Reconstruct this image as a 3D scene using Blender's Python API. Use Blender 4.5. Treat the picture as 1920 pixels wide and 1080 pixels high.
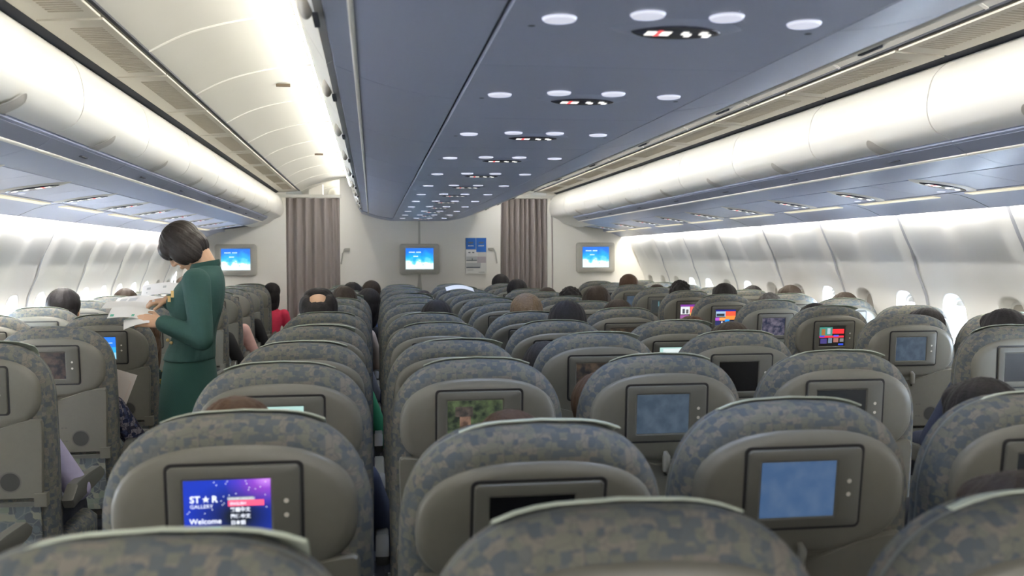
import bpy, bmesh, math, random
from mathutils import Vector, Matrix
random.seed(7)
S = bpy.context.scene
COL = S.collection
PI = math.pi
for o in list(bpy.data.objects): bpy.data.objects.remove(o)

# ------------------------------------------------------------------ camera
F_PX, VPX, VPY = 1830.0, 698.0, 480.0
CAM = Vector((-.54, 0, 1.43))
YAW = math.atan((960-VPX)/F_PX)
PIT = math.atan((540-VPY)/F_PX*math.cos(YAW))
FW = Vector((math.sin(YAW)*math.cos(PIT), math.cos(YAW)*math.cos(PIT), -math.sin(PIT)))
cam = bpy.data.cameras.new('camera'); camo = bpy.data.objects.new('camera', cam); COL.objects.link(camo)
camo.location = CAM
ROLL = math.radians(.25)
camo.rotation_euler = (FW.to_track_quat('-Z', 'Y').to_matrix() @ Matrix.Rotation(-ROLL, 3, 'Z')).to_euler()
cam.sensor_width = 36.0; cam.lens = 36.0*F_PX/1920.0
cam.clip_start = .05; cam.clip_end = 200
cam.dof.use_dof = True; cam.dof.focus_distance = 4.6; cam.dof.aperture_fstop = 5.0
S.camera = camo
RT0 = Vector((math.cos(YAW), -math.sin(YAW), 0)); UP0 = RT0.cross(FW)
RT = RT0*math.cos(ROLL)-UP0*math.sin(ROLL); UP = RT.cross(FW)
def on_y(x, y, Y):                       # where the line of sight through a pixel meets depth Y
    d = FW*F_PX + RT*(x-960) + UP*(540-y)
    return CAM + d*(Y/d.y)

# ------------------------------------------------------------------ world, exposure
S.view_settings.view_transform = 'Standard'; S.view_settings.look = 'None'
S.view_settings.gamma = 1.0; S.view_settings.use_curve_mapping = False
S.view_settings.exposure = 0.84
W = bpy.data.worlds.new('world'); S.world = W; W.use_nodes = True
bg = W.node_tree.nodes['Background']; bg.inputs[0].default_value = (.80, .90, 1.0, 1); bg.inputs[1].default_value = 48.0
L_COVE, L_WASH_R, L_WASH_L, L_READ, L_BACK = 52.0, 38.0, 80.0, 6.5, 3.0

# ------------------------------------------------------------------ materials
def mat(name, col, rough=.6, emit=None, es=1.0, metal=0.0, spec=.5, trans=0.0, bump=None, mottle=None):
    m = bpy.data.materials.new(name); m.use_nodes = True
    nt = m.node_tree; b = nt.nodes['Principled BSDF']
    b.inputs['Base Color'].default_value = (*col, 1); b.inputs['Roughness'].default_value = rough
    b.inputs['Metallic'].default_value = metal; b.inputs['Specular IOR Level'].default_value = spec
    if trans: b.inputs['Transmission Weight'].default_value = trans
    if emit: b.inputs['Emission Color'].default_value = (*emit, 1); b.inputs['Emission Strength'].default_value = es
    tc = nt.nodes.new('ShaderNodeTexCoord')
    if mottle:
        n = nt.nodes.new('ShaderNodeTexNoise'); n.inputs['Scale'].default_value = mottle[0]; n.inputs['Detail'].default_value = 4
        nt.links.new(tc.outputs['Object'], n.inputs['Vector'])
        r = nt.nodes.new('ShaderNodeValToRGB'); a = mottle[1]
        r.color_ramp.elements[0].color = (*[c*(1-a) for c in col], 1); r.color_ramp.elements[1].color = (*[min(1, c*(1+a)) for c in col], 1)
        nt.links.new(n.outputs['Fac'], r.inputs['Fac']); nt.links.new(r.outputs['Color'], b.inputs['Base Color'])
    if bump:
        n = nt.nodes.new('ShaderNodeTexNoise'); n.inputs['Scale'].default_value = bump[0]; n.inputs['Detail'].default_value = 3
        nt.links.new(tc.outputs['Object'], n.inputs['Vector'])
        bp = nt.nodes.new('ShaderNodeBump'); bp.inputs['Strength'].default_value = bump[1]; bp.inputs['Distance'].default_value = .01
        nt.links.new(n.outputs['Fac'], bp.inputs['Height']); nt.links.new(bp.outputs['Normal'], b.inputs['Normal'])
    return m

def mosaic(name, cols, scale, line=(.17, .18, .17), lw=.045, rough=.95):
    """woven fabric with small angular patches of a few colours and thin darker lines between"""
    m = bpy.data.materials.new(name); m.use_nodes = True; nt = m.node_tree; b = nt.nodes['Principled BSDF']
    b.inputs['Roughness'].default_value = rough; b.inputs['Specular IOR Level'].default_value = .2
    tc = nt.nodes.new('ShaderNodeTexCoord')
    nz = nt.nodes.new('ShaderNodeTexNoise'); nz.inputs['Scale'].default_value = 9
    mx = nt.nodes.new('ShaderNodeVectorMath'); mx.operation = 'MULTIPLY_ADD'; mx.inputs[1].default_value = (.008, .008, .008)
    nt.links.new(tc.outputs['Object'], nz.inputs['Vector']); nt.links.new(nz.outputs['Color'], mx.inputs[0]); nt.links.new(tc.outputs['Object'], mx.inputs[2])
    v = nt.nodes.new('ShaderNodeTexVoronoi'); v.distance = 'CHEBYCHEV'; v.inputs['Scale'].default_value = scale; v.inputs['Randomness'].default_value = .62
    v2 = nt.nodes.new('ShaderNodeTexVoronoi'); v2.feature = 'DISTANCE_TO_EDGE'; v2.inputs['Scale'].default_value = scale*.62
    nt.links.new(mx.outputs[0], v.inputs['Vector']); nt.links.new(mx.outputs[0], v2.inputs['Vector'])
    sp = nt.nodes.new('ShaderNodeSeparateColor'); nt.links.new(v.outputs['Color'], sp.inputs[0])
    r = nt.nodes.new('ShaderNodeValToRGB'); r.color_ramp.interpolation = 'CONSTANT'
    els = r.color_ramp.elements
    while len(els) < len(cols): els.new(.5)
    for i, c in enumerate(cols): els[i].position = i/len(cols); els[i].color = (*c, 1)
    nt.links.new(sp.outputs[0], r.inputs['Fac'])
    lt = nt.nodes.new('ShaderNodeMath'); lt.operation = 'LESS_THAN'; lt.inputs[1].default_value = lw
    nt.links.new(v2.outputs['Distance'], lt.inputs[0])
    m2 = nt.nodes.new('ShaderNodeMath'); m2.operation = 'MULTIPLY'; m2.inputs[1].default_value = .55; nt.links.new(lt.outputs[0], m2.inputs[0])
    mix = nt.nodes.new('ShaderNodeMix'); mix.data_type = 'RGBA'; mix.inputs[7].default_value = (*line, 1)
    nt.links.new(m2.outputs[0], mix.inputs[0]); nt.links.new(r.outputs['Color'], mix.inputs[6]); nt.links.new(mix.outputs[2], b.inputs['Base Color'])
    return m

FAB = mosaic('seat_fabric', [(.076, .089, .102), (.136, .135, .114), (.105, .112, .112), (.158, .144, .128), (.086, .098, .107), (.125, .129, .111)], 74, line=(.085, .09, .088), lw=.03)
FABD = mosaic('seat_pocket_fabric', [(.10, .12, .13), (.20, .20, .16), (.15, .17, .14), (.08, .09, .10)], 40)
PLAS = mat('shell_plastic', (.133, .129, .107), .42, mottle=(60, .05))
PLAS2 = mat('monitor_frame_plastic', (.102, .10, .086), .5)
BLACK = mat('black_gap', (.012, .012, .014), .6)
ARMM = mat('armrest_plastic', (.10, .10, .09), .42)
METAL = mat('seat_leg_metal', (.35, .35, .36), .35, metal=.8)
COVER = mat('headrest_paper_cover', (.46, .51, .43), .9, bump=(80, .3))
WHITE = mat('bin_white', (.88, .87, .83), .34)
CREAM = mat('ceiling_cream', (.60, .595, .555), .6)
VALN = mat('valence_cream', (.74, .71, .63), .55)
WALLM = mat('sidewall_cream', (.88, .87, .84), .5, mottle=(1.2, .03))
BULK = mat('bulkhead_cream', (.84, .82, .77), .6, mottle=(2.0, .04))
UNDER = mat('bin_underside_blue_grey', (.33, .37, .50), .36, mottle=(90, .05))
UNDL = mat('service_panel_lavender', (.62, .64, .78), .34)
RECESS = mat('recess_blue_grey', (.26, .29, .38), .45)
RAIL = mat('hand_rail_ivory', (.80, .78, .72), .35)
DARK = mat('dark_joint', (.03, .035, .05), .7)
GASK = mat('panel_gasket_grey', (.46, .47, .50), .6)
SLAT = mat('vent_slat_tan', (.52, .47, .38), .6)
LATCH = mat('latch_cover_grey', (.60, .57, .52), .4)
CARPET = mat('carpet_dark', (.05, .055, .07), .95, mottle=(120, .3))
CURT = mat('curtain_taupe', (.34, .30, .29), .9, mottle=(200, .06), bump=(300, .2))
BEZEL = mat('monitor_bezel_grey', (.42, .41, .37), .45)
LENSD = mat('sign_lens_dark', (.035, .04, .07), .25)
ICONW = mat('sign_icon_white', (.8, .8, .75), .5, emit=(1, .96, .9), es=.75)
ICONR = mat('sign_icon_red', (.6, .05, .06), .5, emit=(1, .1, .1), es=.6)
READL = mat('reading_light_disc', (.7, .72, .8), .3, emit=(.80, .83, 1.0), es=.32)
STRIP = mat('ochre_light_strip', (.65, .60, .45), .4, emit=(1, .9, .65), es=.30)
LAMP = mat('cove_lamp', (1, 1, 1), .5, emit=(1.0, .95, .84), es=L_COVE)
WASHR = mat('sidewall_lamp', (1, 1, 1), .5, emit=(1.0, .94, .80), es=L_WASH_R)
WASHL = mat('sidewall_lamp_bright', (1, 1, 1), .5, emit=(1.0, .96, .88), es=L_WASH_L)
BACKL = mat('rear_fill_panel', (1, 1, 1), .5, emit=(1.0, .96, .90), es=L_BACK)
def thin_glass():
    m = bpy.data.materials.new('window_pane'); m.use_nodes = True; nt = m.node_tree; nt.nodes.remove(nt.nodes['Principled BSDF'])
    t = nt.nodes.new('ShaderNodeBsdfTransparent'); t.inputs[0].default_value = (.93, .96, 1, 1); g_ = nt.nodes.new('ShaderNodeBsdfGlossy'); g_.inputs['Roughness'].default_value = .03
    mx = nt.nodes.new('ShaderNodeMixShader'); mx.inputs[0].default_value = .06
    nt.links.new(t.outputs[0], mx.inputs[1]); nt.links.new(g_.outputs[0], mx.inputs[2]); nt.links.new(mx.outputs[0], nt.nodes['Material Output'].inputs[0]); return m
GLASS = thin_glass()
SHADE = mat('window_shade_grey', (.48, .45, .40), .6)
SKIN = mat('skin', (.52, .32, .205), .5, bump=(120, .05))
HAIRB = mat('hair_black', (.014, .012, .013), .62, spec=.22, mottle=(60, .4), bump=(140, .25))
HAIRN = mat('hair_brown', (.055, .028, .014), .62, spec=.22, mottle=(60, .4), bump=(140, .25))
HAIRD = mat('hair_dark_brown', (.030, .020, .014), .62, spec=.22, mottle=(60, .4), bump=(140, .25))
HAIRL = mat('hair_light_brown', (.14, .085, .04), .5, mottle=(80, .35), bump=(90, .6))
HAIRG = mat('hair_greying', (.085, .08, .075), .62, spec=.22, mottle=(90, .4), bump=(140, .25))
EYEM = mat('eye_dark', (.02, .015, .012), .2)
GREEN = mat('uniform_green', (.020, .068, .058), .85, mottle=(150, .10), bump=(9, .5))
GREEND = mat('uniform_green_trim', (.010, .055, .045), .8)
GOLD = mat('gold_button', (.75, .52, .22), .3, metal=.6)
PAPER = mat('paper_white', (.78, .78, .78), .8)
PAPERG = mat('paper_print_green', (.12, .42, .30), .8)
PAPERT = mat('paper_print_tan', (.62, .52, .45), .8)
def stripes(name, c1, c2, scale):
    m = bpy.data.materials.new(name); m.use_nodes = True; nt = m.node_tree; b = nt.nodes['Principled BSDF']; b.inputs['Roughness'].default_value = .9
    tc = nt.nodes.new('ShaderNodeTexCoord'); w = nt.nodes.new('ShaderNodeTexWave'); w.bands_direction = 'DIAGONAL'; w.inputs['Scale'].default_value = scale
    r = nt.nodes.new('ShaderNodeValToRGB'); r.color_ramp.elements[0].color = (*c1, 1); r.color_ramp.elements[1].color = (*c2, 1)
    nt.links.new(tc.outputs['Object'], w.inputs['Vector']); nt.links.new(w.outputs['Fac'], r.inputs['Fac']); nt.links.new(r.outputs['Color'], b.inputs['Base Color'])
    return m
SKIRT = stripes('skirt_pinstripe', (.012, .05, .04), (.02, .075, .062), 110)
CLOTH = {}
def cloth(name, col, kind=None):
    if name not in CLOTH:
        CLOTH[name] = kind if kind else mat('cloth_'+name, col, .85, mottle=(30, .12), bump=(14, .5))
    return CLOTH[name]
def sky_screen():
    m = bpy.data.materials.new('screen_clouds'); m.use_nodes = True; nt = m.node_tree; b = nt.nodes['Principled BSDF']
    tc = nt.nodes.new('ShaderNodeTexCoord'); sx = nt.nodes.new('ShaderNodeSeparateXYZ'); nt.links.new(tc.outputs['Generated'], sx.inputs[0])
    n = nt.nodes.new('ShaderNodeTexNoise'); n.inputs['Scale'].default_value = 4.5; n.inputs['Detail'].default_value = 6; nt.links.new(tc.outputs['Generated'], n.inputs['Vector'])
    a = nt.nodes.new('ShaderNodeMath'); a.operation = 'MULTIPLY_ADD'; a.inputs[1].default_value = -1.15; a.inputs[2].default_value = 1.05; nt.links.new(sx.outputs['Z'], a.inputs[0])
    c = nt.nodes.new('ShaderNodeMath'); c.operation = 'ADD'; nt.links.new(a.outputs[0], c.inputs[0]); nt.links.new(n.outputs['Fac'], c.inputs[1])
    r = nt.nodes.new('ShaderNodeValToRGB'); e = r.color_ramp.elements
    e[0].position = .45; e[0].color = (.01, .16, .72, 1); e[1].position = 1.22; e[1].color = (.75, .93, 1, 1)
    x = e.new(.80); x.color = (.01, .42, .93, 1); x = e.new(.97); x.color = (.18, .70, .95, 1)
    s = nt.nodes.new('ShaderNodeMath'); s.operation = 'MULTIPLY'; s.inputs[1].default_value = .82; nt.links.new(c.outputs[0], s.inputs[0])
    nt.links.new(s.outputs[0], r.inputs['Fac'])
    nt.links.new(r.outputs['Color'], b.inputs['Emission Color']); b.inputs['Emission Strength'].default_value = .72; b.inputs['Base Color'].default_value = (.02, .02, .02, 1)
    return m
SKYS = sky_screen()
EM = {}
def glow(c, s=.8):
    k = (tuple(round(x, 3) for x in c), s)
    if k not in EM: EM[k] = mat('screen_colour', (.01, .01, .01), .3, emit=c, es=s*.85)
    return EM[k]
def dim_screen(name, c1, c2, scale=14, s=1.0):
    m = bpy.data.materials.new(name); m.use_nodes = True; nt = m.node_tree; b = nt.nodes['Principled BSDF']
    tc = nt.nodes.new('ShaderNodeTexCoord'); n = nt.nodes.new('ShaderNodeTexNoise'); n.inputs['Scale'].default_value = scale; n.inputs['Detail'].default_value = 3
    r = nt.nodes.new('ShaderNodeValToRGB'); r.color_ramp.elements[0].position = .38; r.color_ramp.elements[1].position = .68
    r.color_ramp.elements[0].color = (*c1, 1); r.color_ramp.elements[1].color = (*c2, 1)
    nt.links.new(tc.outputs['Object'], n.inputs['Vector']); nt.links.new(n.outputs['Fac'], r.inputs['Fac']); nt.links.new(r.outputs['Color'], b.inputs['Emission Color'])
    b.inputs['Emission Strength'].default_value = s*.8; b.inputs['Base Color'].default_value = (.02, .02, .025, 1); b.inputs['Roughness'].default_value = .25
    return m

# ------------------------------------------------------------------ mesh building
class MB:
    def __init__(s): s.v = []; s.f = []; s.m = []; s.mats = []
    def mi(s, m):
        if m not in s.mats: s.mats.append(m)
        return s.mats.index(m)
    def add(s, vs, fs, m):
        o = len(s.v); s.v += [tuple(v) for v in vs]; k = s.mi(m)
        for f in fs: s.f.append([i+o for i in f]); s.m.append(k)
    def box(s, x0, x1, y0, y1, z0, z1, m):
        vs = [(x, y, z) for x in (x0, x1) for y in (y0, y1) for z in (z0, z1)]
        s.add(vs, [(0, 1, 3, 2), (4, 6, 7, 5), (0, 4, 5, 1), (2, 3, 7, 6), (0, 2, 6, 4), (1, 5, 7, 3)], m)
    def extrude_y(s, poly, y0, y1, m, ny=1):
        """closed (x,z) polygon carried along Y"""
        n = len(poly); vs = []; fs = []
        for j in range(ny+1):
            y = y0+(y1-y0)*j/ny; vs += [(p[0], y, p[1]) for p in poly]
        for j in range(ny):
            for i in range(n):
                k = (i+1) % n; fs.append((j*n+i, j*n+k, (j+1)*n+k, (j+1)*n+i))
        fs.append(tuple(range(n))[::-1]); fs.append(tuple(ny*n+i for i in range(n)))
        s.add(vs, fs, m)
    def rings(s, rings, m, cap0=True, cap1=True, closed=True):
        n = len(rings[0]); vs = [p for r in rings for p in r]; fs = []
        for j in range(len(rings)-1):
            for i in range(n if closed else n-1):
                k = (i+1) % n; fs.append((j*n+i, j*n+k, (j+1)*n+k, (j+1)*n+i))
        if cap0: fs.append(tuple(range(n))[::-1])
        if cap1: fs.append(tuple((len(rings)-1)*n+i for i in range(n)))
        s.add(vs, fs, m)
    def tube(s, pts, r, m, n=10):
        rs = []; pts = [Vector(p) for p in pts]
        for i, p in enumerate(pts):
            t = (pts[min(i+1, len(pts)-1)]-pts[max(i-1, 0)]).normalized()
            a = t.orthogonal() if abs(t.z) > .95 else t.cross(Vector((0, 0, 1)))
            a.normalize(); b = t.cross(a); rr = r[i] if isinstance(r, (list, tuple)) else r
            rs.append([p+a*(rr*math.cos(2*PI*k/n))+b*(rr*math.sin(2*PI*k/n)) for k in range(n)])
        s.rings(rs, m)
    def ell(s, c, r, m, rot=None, nu=16, nv=10):
        vs = []; fs = []; c = Vector(c)
        for j in range(nv+1):
            th = PI*j/nv
            for i in range(nu):
                ph = 2*PI*i/nu
                p = Vector((r[0]*math.sin(th)*math.cos(ph), r[1]*math.sin(th)*math.sin(ph), r[2]*math.cos(th)))
                if rot: p = rot @ p
                vs.append(c+p)
        for j in range(nv):
            for i in range(nu):
                k = (i+1) % nu; fs.append((j*nu+i, (j+1)*nu+i, (j+1)*nu+k, j*nu+k))
        s.add(vs, fs, m)
    def caps(s, a, b, ra, rb, m, n=14):
        """capsule with tapering radius"""
        a = Vector(a); b = Vector(b); t = (b-a)
        if t.length < 1e-6: return
        t.normalize(); u = t.orthogonal().normalized(); w = t.cross(u); rs = []
        for k in range(1, 6): 
            an = PI/2*(1-k/5); rs.append((a-t*(ra*math.sin(an)), max(ra*math.cos(an), 1e-4)))
        for k in range(0, 5):
            an = PI/2*(k/5); rs.append((b+t*(rb*math.sin(an)), max(rb*math.cos(an), 1e-4)))
        s.rings([[c+u*(r*math.cos(2*PI*i/n))+w*(r*math.sin(2*PI*i/n)) for i in range(n)] for c, r in rs], m)
    def mesh(s, name, smooth=35):
        me = bpy.data.meshes.new(name); me.from_pydata(s.v, [], s.f); me.update()
        for m in s.mats: me.materials.append(m)
        me.polygons.foreach_set('material_index', s.m)
        bm = bmesh.new(); bm.from_mesh(me); bmesh.ops.remove_doubles(bm, verts=bm.verts, dist=2e-5)
        bmesh.ops.recalc_face_normals(bm, faces=bm.faces); bm.to_mesh(me); bm.free()
        if smooth:
            me.polygons.foreach_set('use_smooth', [True]*len(me.polygons)); me.set_sharp_from_angle(angle=math.radians(smooth))
        return me
def link(name, me, parent=None, loc=None, rot=None):
    o = bpy.data.objects.new(name, me); COL.objects.link(o)
    if parent: o.parent = parent
    if loc: o.location = loc
    if rot: o.rotation_euler = rot
    return o
def obj(name, mb, parent=None, smooth=35, **k): return link(name, mb.mesh(name, smooth), parent, **k)
def tag(o, label, cat, group=None):
    o['label'] = label; o['category'] = cat
    if group: o['group'] = group
    return o
def thing(name, label, cat, loc=(0, 0, 0), group=None):
    o = bpy.data.objects.new(name, None); COL.objects.link(o); o.location = loc; o.empty_display_size = .1
    return tag(o, label, cat, group)
def struct(name, mb, smooth=35, parent=None):
    o = obj(name, mb, parent, smooth)
    if not parent: o['kind'] = 'structure'
    return o
def dup(root, loc, label, group=None):
    kids = [o for o in COL.objects if o.parent == root]
    r = root.copy(); COL.objects.link(r); r.location = loc; r['label'] = label
    if group: r['group'] = group
    for ch in kids:
        c = ch.copy(); COL.objects.link(c); c.parent = r
        for g in [o for o in COL.objects if o.parent == ch]:
            d = g.copy(); COL.objects.link(d); d.parent = c
    return r
def remeshed(mb, voxel, smooth_it=4, name='body'):
    me = mb.mesh(name, 0); o = bpy.data.objects.new('tmp', me); COL.objects.link(o)
    r = o.modifiers.new('r', 'REMESH'); r.mode = 'VOXEL'; r.voxel_size = voxel; r.use_smooth_shade = True
    sm = o.modifiers.new('s', 'SMOOTH'); sm.iterations = smooth_it; sm.factor = .5
    dg = bpy.context.evaluated_depsgraph_get(); dg.update()
    out = bpy.data.meshes.new_from_object(o.evaluated_get(dg)); out.name = name
    out.polygons.foreach_set('use_smooth', [True]*len(out.polygons))
    bpy.data.objects.remove(o)
    if not out.materials: out.materials.append(mb.mats[0])
    return out
def text_geo(s, size, bold=0.0):
    cu = bpy.data.curves.new('t', 'FONT'); cu.body = s; cu.size = size; cu.offset = bold; cu.resolution_u = 3
    o = bpy.data.objects.new('tmp', cu); COL.objects.link(o)
    dg = bpy.context.evaluated_depsgraph_get(); dg.update()
    me = bpy.data.meshes.new_from_object(o.evaluated_get(dg))
    vs = [tuple(v.co) for v in me.vertices]; fs = [tuple(p.vertices) for p in me.polygons]
    bpy.data.objects.remove(o); bpy.data.meshes.remove(me)
    return vs, fs
def spline(P, n=5):
    out = []; P = [Vector(p) for p in P]
    for i in range(len(P)-1):
        p0 = P[max(i-1, 0)]; p1 = P[i]; p2 = P[i+1]; p3 = P[min(i+2, len(P)-1)]
        for k in range(n):
            t = k/n; out.append(.5*((2*p1)+(p2-p0)*t+(2*p0-5*p1+4*p2-p3)*t*t+(3*p1-p0-3*p2+p3)*t**3))
    out.append(P[-1]); return out
def thicken(P, d):
    """closed polygon from an open (x,z) line pushed sideways by d"""
    P = [Vector((p[0], p[1])) for p in P]; Q = []
    for i, p in enumerate(P):
        t = (P[min(i+1, len(P)-1)]-P[max(i-1, 0)]).normalized(); Q.append(p+Vector((-t.y, t.x))*d)
    return [tuple(p) for p in P]+[tuple(q) for q in reversed(Q)]
def mir(P, sg): return [(p[0]*sg, p[1]) for p in P]
ORD = ['zeroth', 'first', 'second', 'third', 'fourth', 'fifth', 'sixth', 'seventh', 'eighth', 'ninth', 'tenth', 'eleventh', 'twelfth', 'thirteenth', 'fourteenth', 'fifteenth']

Y0, YB, YE = -1.6, 11.3, 13.6            # rear wall, bulkhead, end of the next cabin
# ------------------------------------------------------------------ setting: floor, ceiling, walls
b = MB(); b.box(-2.8, 2.8, Y0, YE, -.06, 0, CARPET); struct('floor', b)
CEIL = [(.80, 2.335), (.93, 2.325), (1.08, 2.295), (1.22, 2.25), (1.345, 2.185)]
for sg in (-1, 1):
    b = MB(); P = spline(CEIL, 4)
    b.extrude_y(thicken(mir(P, sg), .03*(1 if sg > 0 else -1)), Y0, YE, CREAM)
    for k in range(-5, 10):               # raised joints between ceiling panels
        y = 3.75+k*.96
        q = [(p[0], p[1]) for p in P]; lo = [(x, z-.004) for x, z in q]
        b.extrude_y(mir(q+lo[::-1], sg), y-.008, y+.008, WHITE)
    struct('ceiling', b, 50)
b = MB(); b.box(-2.7, 2.7, Y0, YE, 2.40, 2.46, CREAM); struct('ceiling', b)
b = MB(); b.box(-2.8, 2.8, Y0-.06, Y0, 0, 2.46, BULK); struct('wall_back', b)
b = MB(); b.box(-2.8, 2.8, YE, YE+.06, 0, 2.46, BULK); struct('wall_far', b)
for sx, nm in ((-1, 'wall_far_left'), (1, 'wall_far_right')):
    b = MB(); b.box(*sorted((sx*2.72, sx*2.80)), YB, YE, 0, 2.46, BULK); struct(nm, b)
b = MB(); b.box(-1.4, 1.4, Y0+.01, Y0+.03, 1.1, 2.1, BACKL); o = obj('rear_fill_panel', b); tag(o, 'added glowing fill panel on the rear wall behind the viewer', 'lamp')  # added glowing panel, out of view, fills the cabin from behind

# bulkhead: centre partition and two side partitions
b = MB(); b.box(-.90, .95, YB, YB+.05, 0, 2.34, BULK); struct('wall_front', b)
def wallx(z):
    PR = [(2.46, 0), (2.56, .25), (2.665, .55), (2.70, .85), (2.69, 1.05), (2.665, 1.2), (2.60, 1.34), (2.52, 1.49), (2.47, 1.60), (2.445, 1.66), (2.442, 1.70)]
    for i, ((x0, z0), (x1, z1)) in enumerate(zip(PR, PR[1:])):
        if z0 <= z <= z1:
            t = (z-z0)/(z1-z0); h = z1-z0
            m0 = (x1-PR[i-1][0])/(z1-PR[i-1][1]) if i else (x1-x0)/h
            m1 = (PR[i+2][0]-x0)/(PR[i+2][1]-z0) if i+2 < len(PR) else (x1-x0)/h
            return (2*t**3-3*t*t+1)*x0+(t**3-2*t*t+t)*h*m0+(-2*t**3+3*t*t)*x1+(t**3-t*t)*h*m1
    return PR[-1][0] if z > 1 else PR[0][0]
for sg, nm in ((-1, 'wall_front_left'), (1, 'wall_front_right')):
    b = MB(); b.extrude_y(mir([(1.50, 0), (2.78, 0), (2.78, 1.60), (2.60, 1.80), (2.5, 2.3), (1.50, 2.3)], sg), YB, YB+.05, BULK); struct(nm, b)
b = MB(); b.box(-1.62, -.88, YB-.015, YB+.06, 2.105, 2.14, CREAM); b.box(.90, 1.62, YB-.015, YB+.06, 2.105, 2.14, CREAM); struct('trim_1', b)
b = MB(); b.rings([[(-.011, YB-.012, 1.86), (.011, YB-.012, 1.86), (.011, YB, 1.86), (-.011, YB, 1.86)], [(-.013, YB-.012, 1.2), (.013, YB-.012, 1.2), (.013, YB, 1.2), (-.013, YB, 1.2)], [(-.045, YB-.012, .9), (.045, YB-.012, .9), (.045, YB, .9), (-.045, YB, .9)], [(-.045, YB-.012, .2), (.045, YB-.012, .2), (.045, YB, .2), (-.045, YB, .2)]], BEZEL); struct('trim_2', b)

# side walls: one metre panels with two window openings each
def wall(sg, nm, ribs):
    b = MB()
    def relief(y):
        d = min(abs(y-r) for r in ribs); e = .034*math.exp(-(d/.055)**2)
        d2 = min(abs(y-r-.5) for r in ribs); return e+.012*math.exp(-(d2/.045)**2)
    def pt(y, z): k = min(1, max(0, (z-1.28)/.14)) if z > 1 else 0; return (sg*(wallx(z)+relief(y)*k*k*(3-2*k)), y, z)
    zs_lo = [0, .12, .25, .4, .55, .7, .80]; zs_hi = [1.28, 1.34, 1.40, 1.46, 1.52, 1.58, 1.63, 1.66, 1.70]
    ys = []
    y = Y0
    while y < YB: ys.append(y); y += .025
    ys.append(YB)
    for zs in (zs_lo, zs_hi):
        n = len(zs); vs = [pt(y, z) for y in ys for z in zs]
        b.add(vs, [(j*n+i, j*n+i+1, (j+1)*n+i+1, (j+1)*n+i) for j in range(len(ys)-1) for i in range(n-1)], WALLM)
    wins = []
    # band with the openings
    ctr = sorted([r+q for r in ribs for q in (.25, .75)]); ctr = [c for c in ctr if Y0+.25 <= c <= YB-.2]
    lo_edge = Y0
    for c in ctr:
        y0, y1, z0, z1 = c-.25, c+.25, .80, 1.28
        if c == ctr[0] and y0 > Y0+1e-3:
            b.add([pt(Y0, z0), pt(y0, z0), pt(y0, z1), pt(Y0, z1)], [(0, 1, 2, 3)], WALLM)
        hw, hh, zc = .112, .165, 1.045; loops = []
        RP = [(1, q/5) for q in range(0, 5)]+[(1-q/10, 1) for q in range(0, 20)]+[(-1, 1-q/5) for q in range(0, 10)]+[(-1+q/10, -1) for q in range(0, 20)]+[(1, -1+q/5) for q in range(0, 5)]
        N = len(RP)
        def hole(t, s=1.0):
            px_, pz_ = RP[int(round(t*N)) % N]; a = math.atan2(pz_, px_); e = .72; ca, sa = math.cos(a), math.sin(a)
            return (c+hw*s*math.copysign(abs(ca)**e, ca), zc+hh*s*math.copysign(abs(sa)**e, sa))
        def rect(t):
            px_, pz_ = RP[int(round(t*N)) % N]; return (c+.25*px_, (z0+z1)/2+(z1-z0)/2*pz_)
        for q in (0, .12, .3, .55, .8, 1):
            L = []
            for i in range(N):
                h = hole(i/N); r = rect(i/N); yy = h[0]+(r[0]-h[0])*q; zz = h[1]+(r[1]-h[1])*q; L.append(pt(yy, zz))
            loops.append(L)
        # reveal running outward
        for q, dx in ((.93, .02), (.86, .055)):
            loops.insert(0, [(sg*(wallx(zz)+dx), yy, zz) for yy, zz in [hole(i/N, q) for i in range(N)]])
        b.rings(loops, WALLM, cap0=False, cap1=False)
        wins.append((c, zc, hw*.86, hh*.86)); last = y1
    if last < YB-1e-3: b.add([pt(last, .8), pt(YB, .8), pt(YB, 1.28), pt(last, 1.28)], [(0, 1, 2, 3)], WALLM)
    for r in ribs:                         # soft grey gasket between neighbouring panels
        if r < Y0+.1 or r > YB-.1: continue
        zz_ = [.30+.068*i for i in range(21)]; wd = .015
        vs = [(sg*(wallx(z)+(.034*min(1, max(0, (z-1.28)/.14))**2 if z > 1.28 else 0)-.0035), r+q, z) for z in zz_ for q in (-wd, 0, wd)]
        b.add([(x-(sg*.002 if i % 3 == 1 else 0), y, z) for i, (x, y, z) in enumerate(vs)], [(3*i+j, 3*i+j+1, 3*i+j+4, 3*i+j+3) for i in range(20) for j in (0, 1)], GASK)
    # outer skin so no daylight leaks round the panels, open at the windows only
    struct(nm, b, 60)
    return wins
RIBS_R = [.3+k for k in range(-2, 12)]; RIBS_L = [.45+k for k in range(-3, 12)]
wr = wall(1, 'wall_right', RIBS_R); wl = wall(-1, 'wall_left', RIBS_L)
closed_R = [4.55, 6.05, 7.05, 7.55, 8.55, 10.05, 10.55, 11.05, 3.55]
closed_L = [2.7, 3.2, 4.2, 4.7, 10.2, 10.7]
wi = 1
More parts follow.
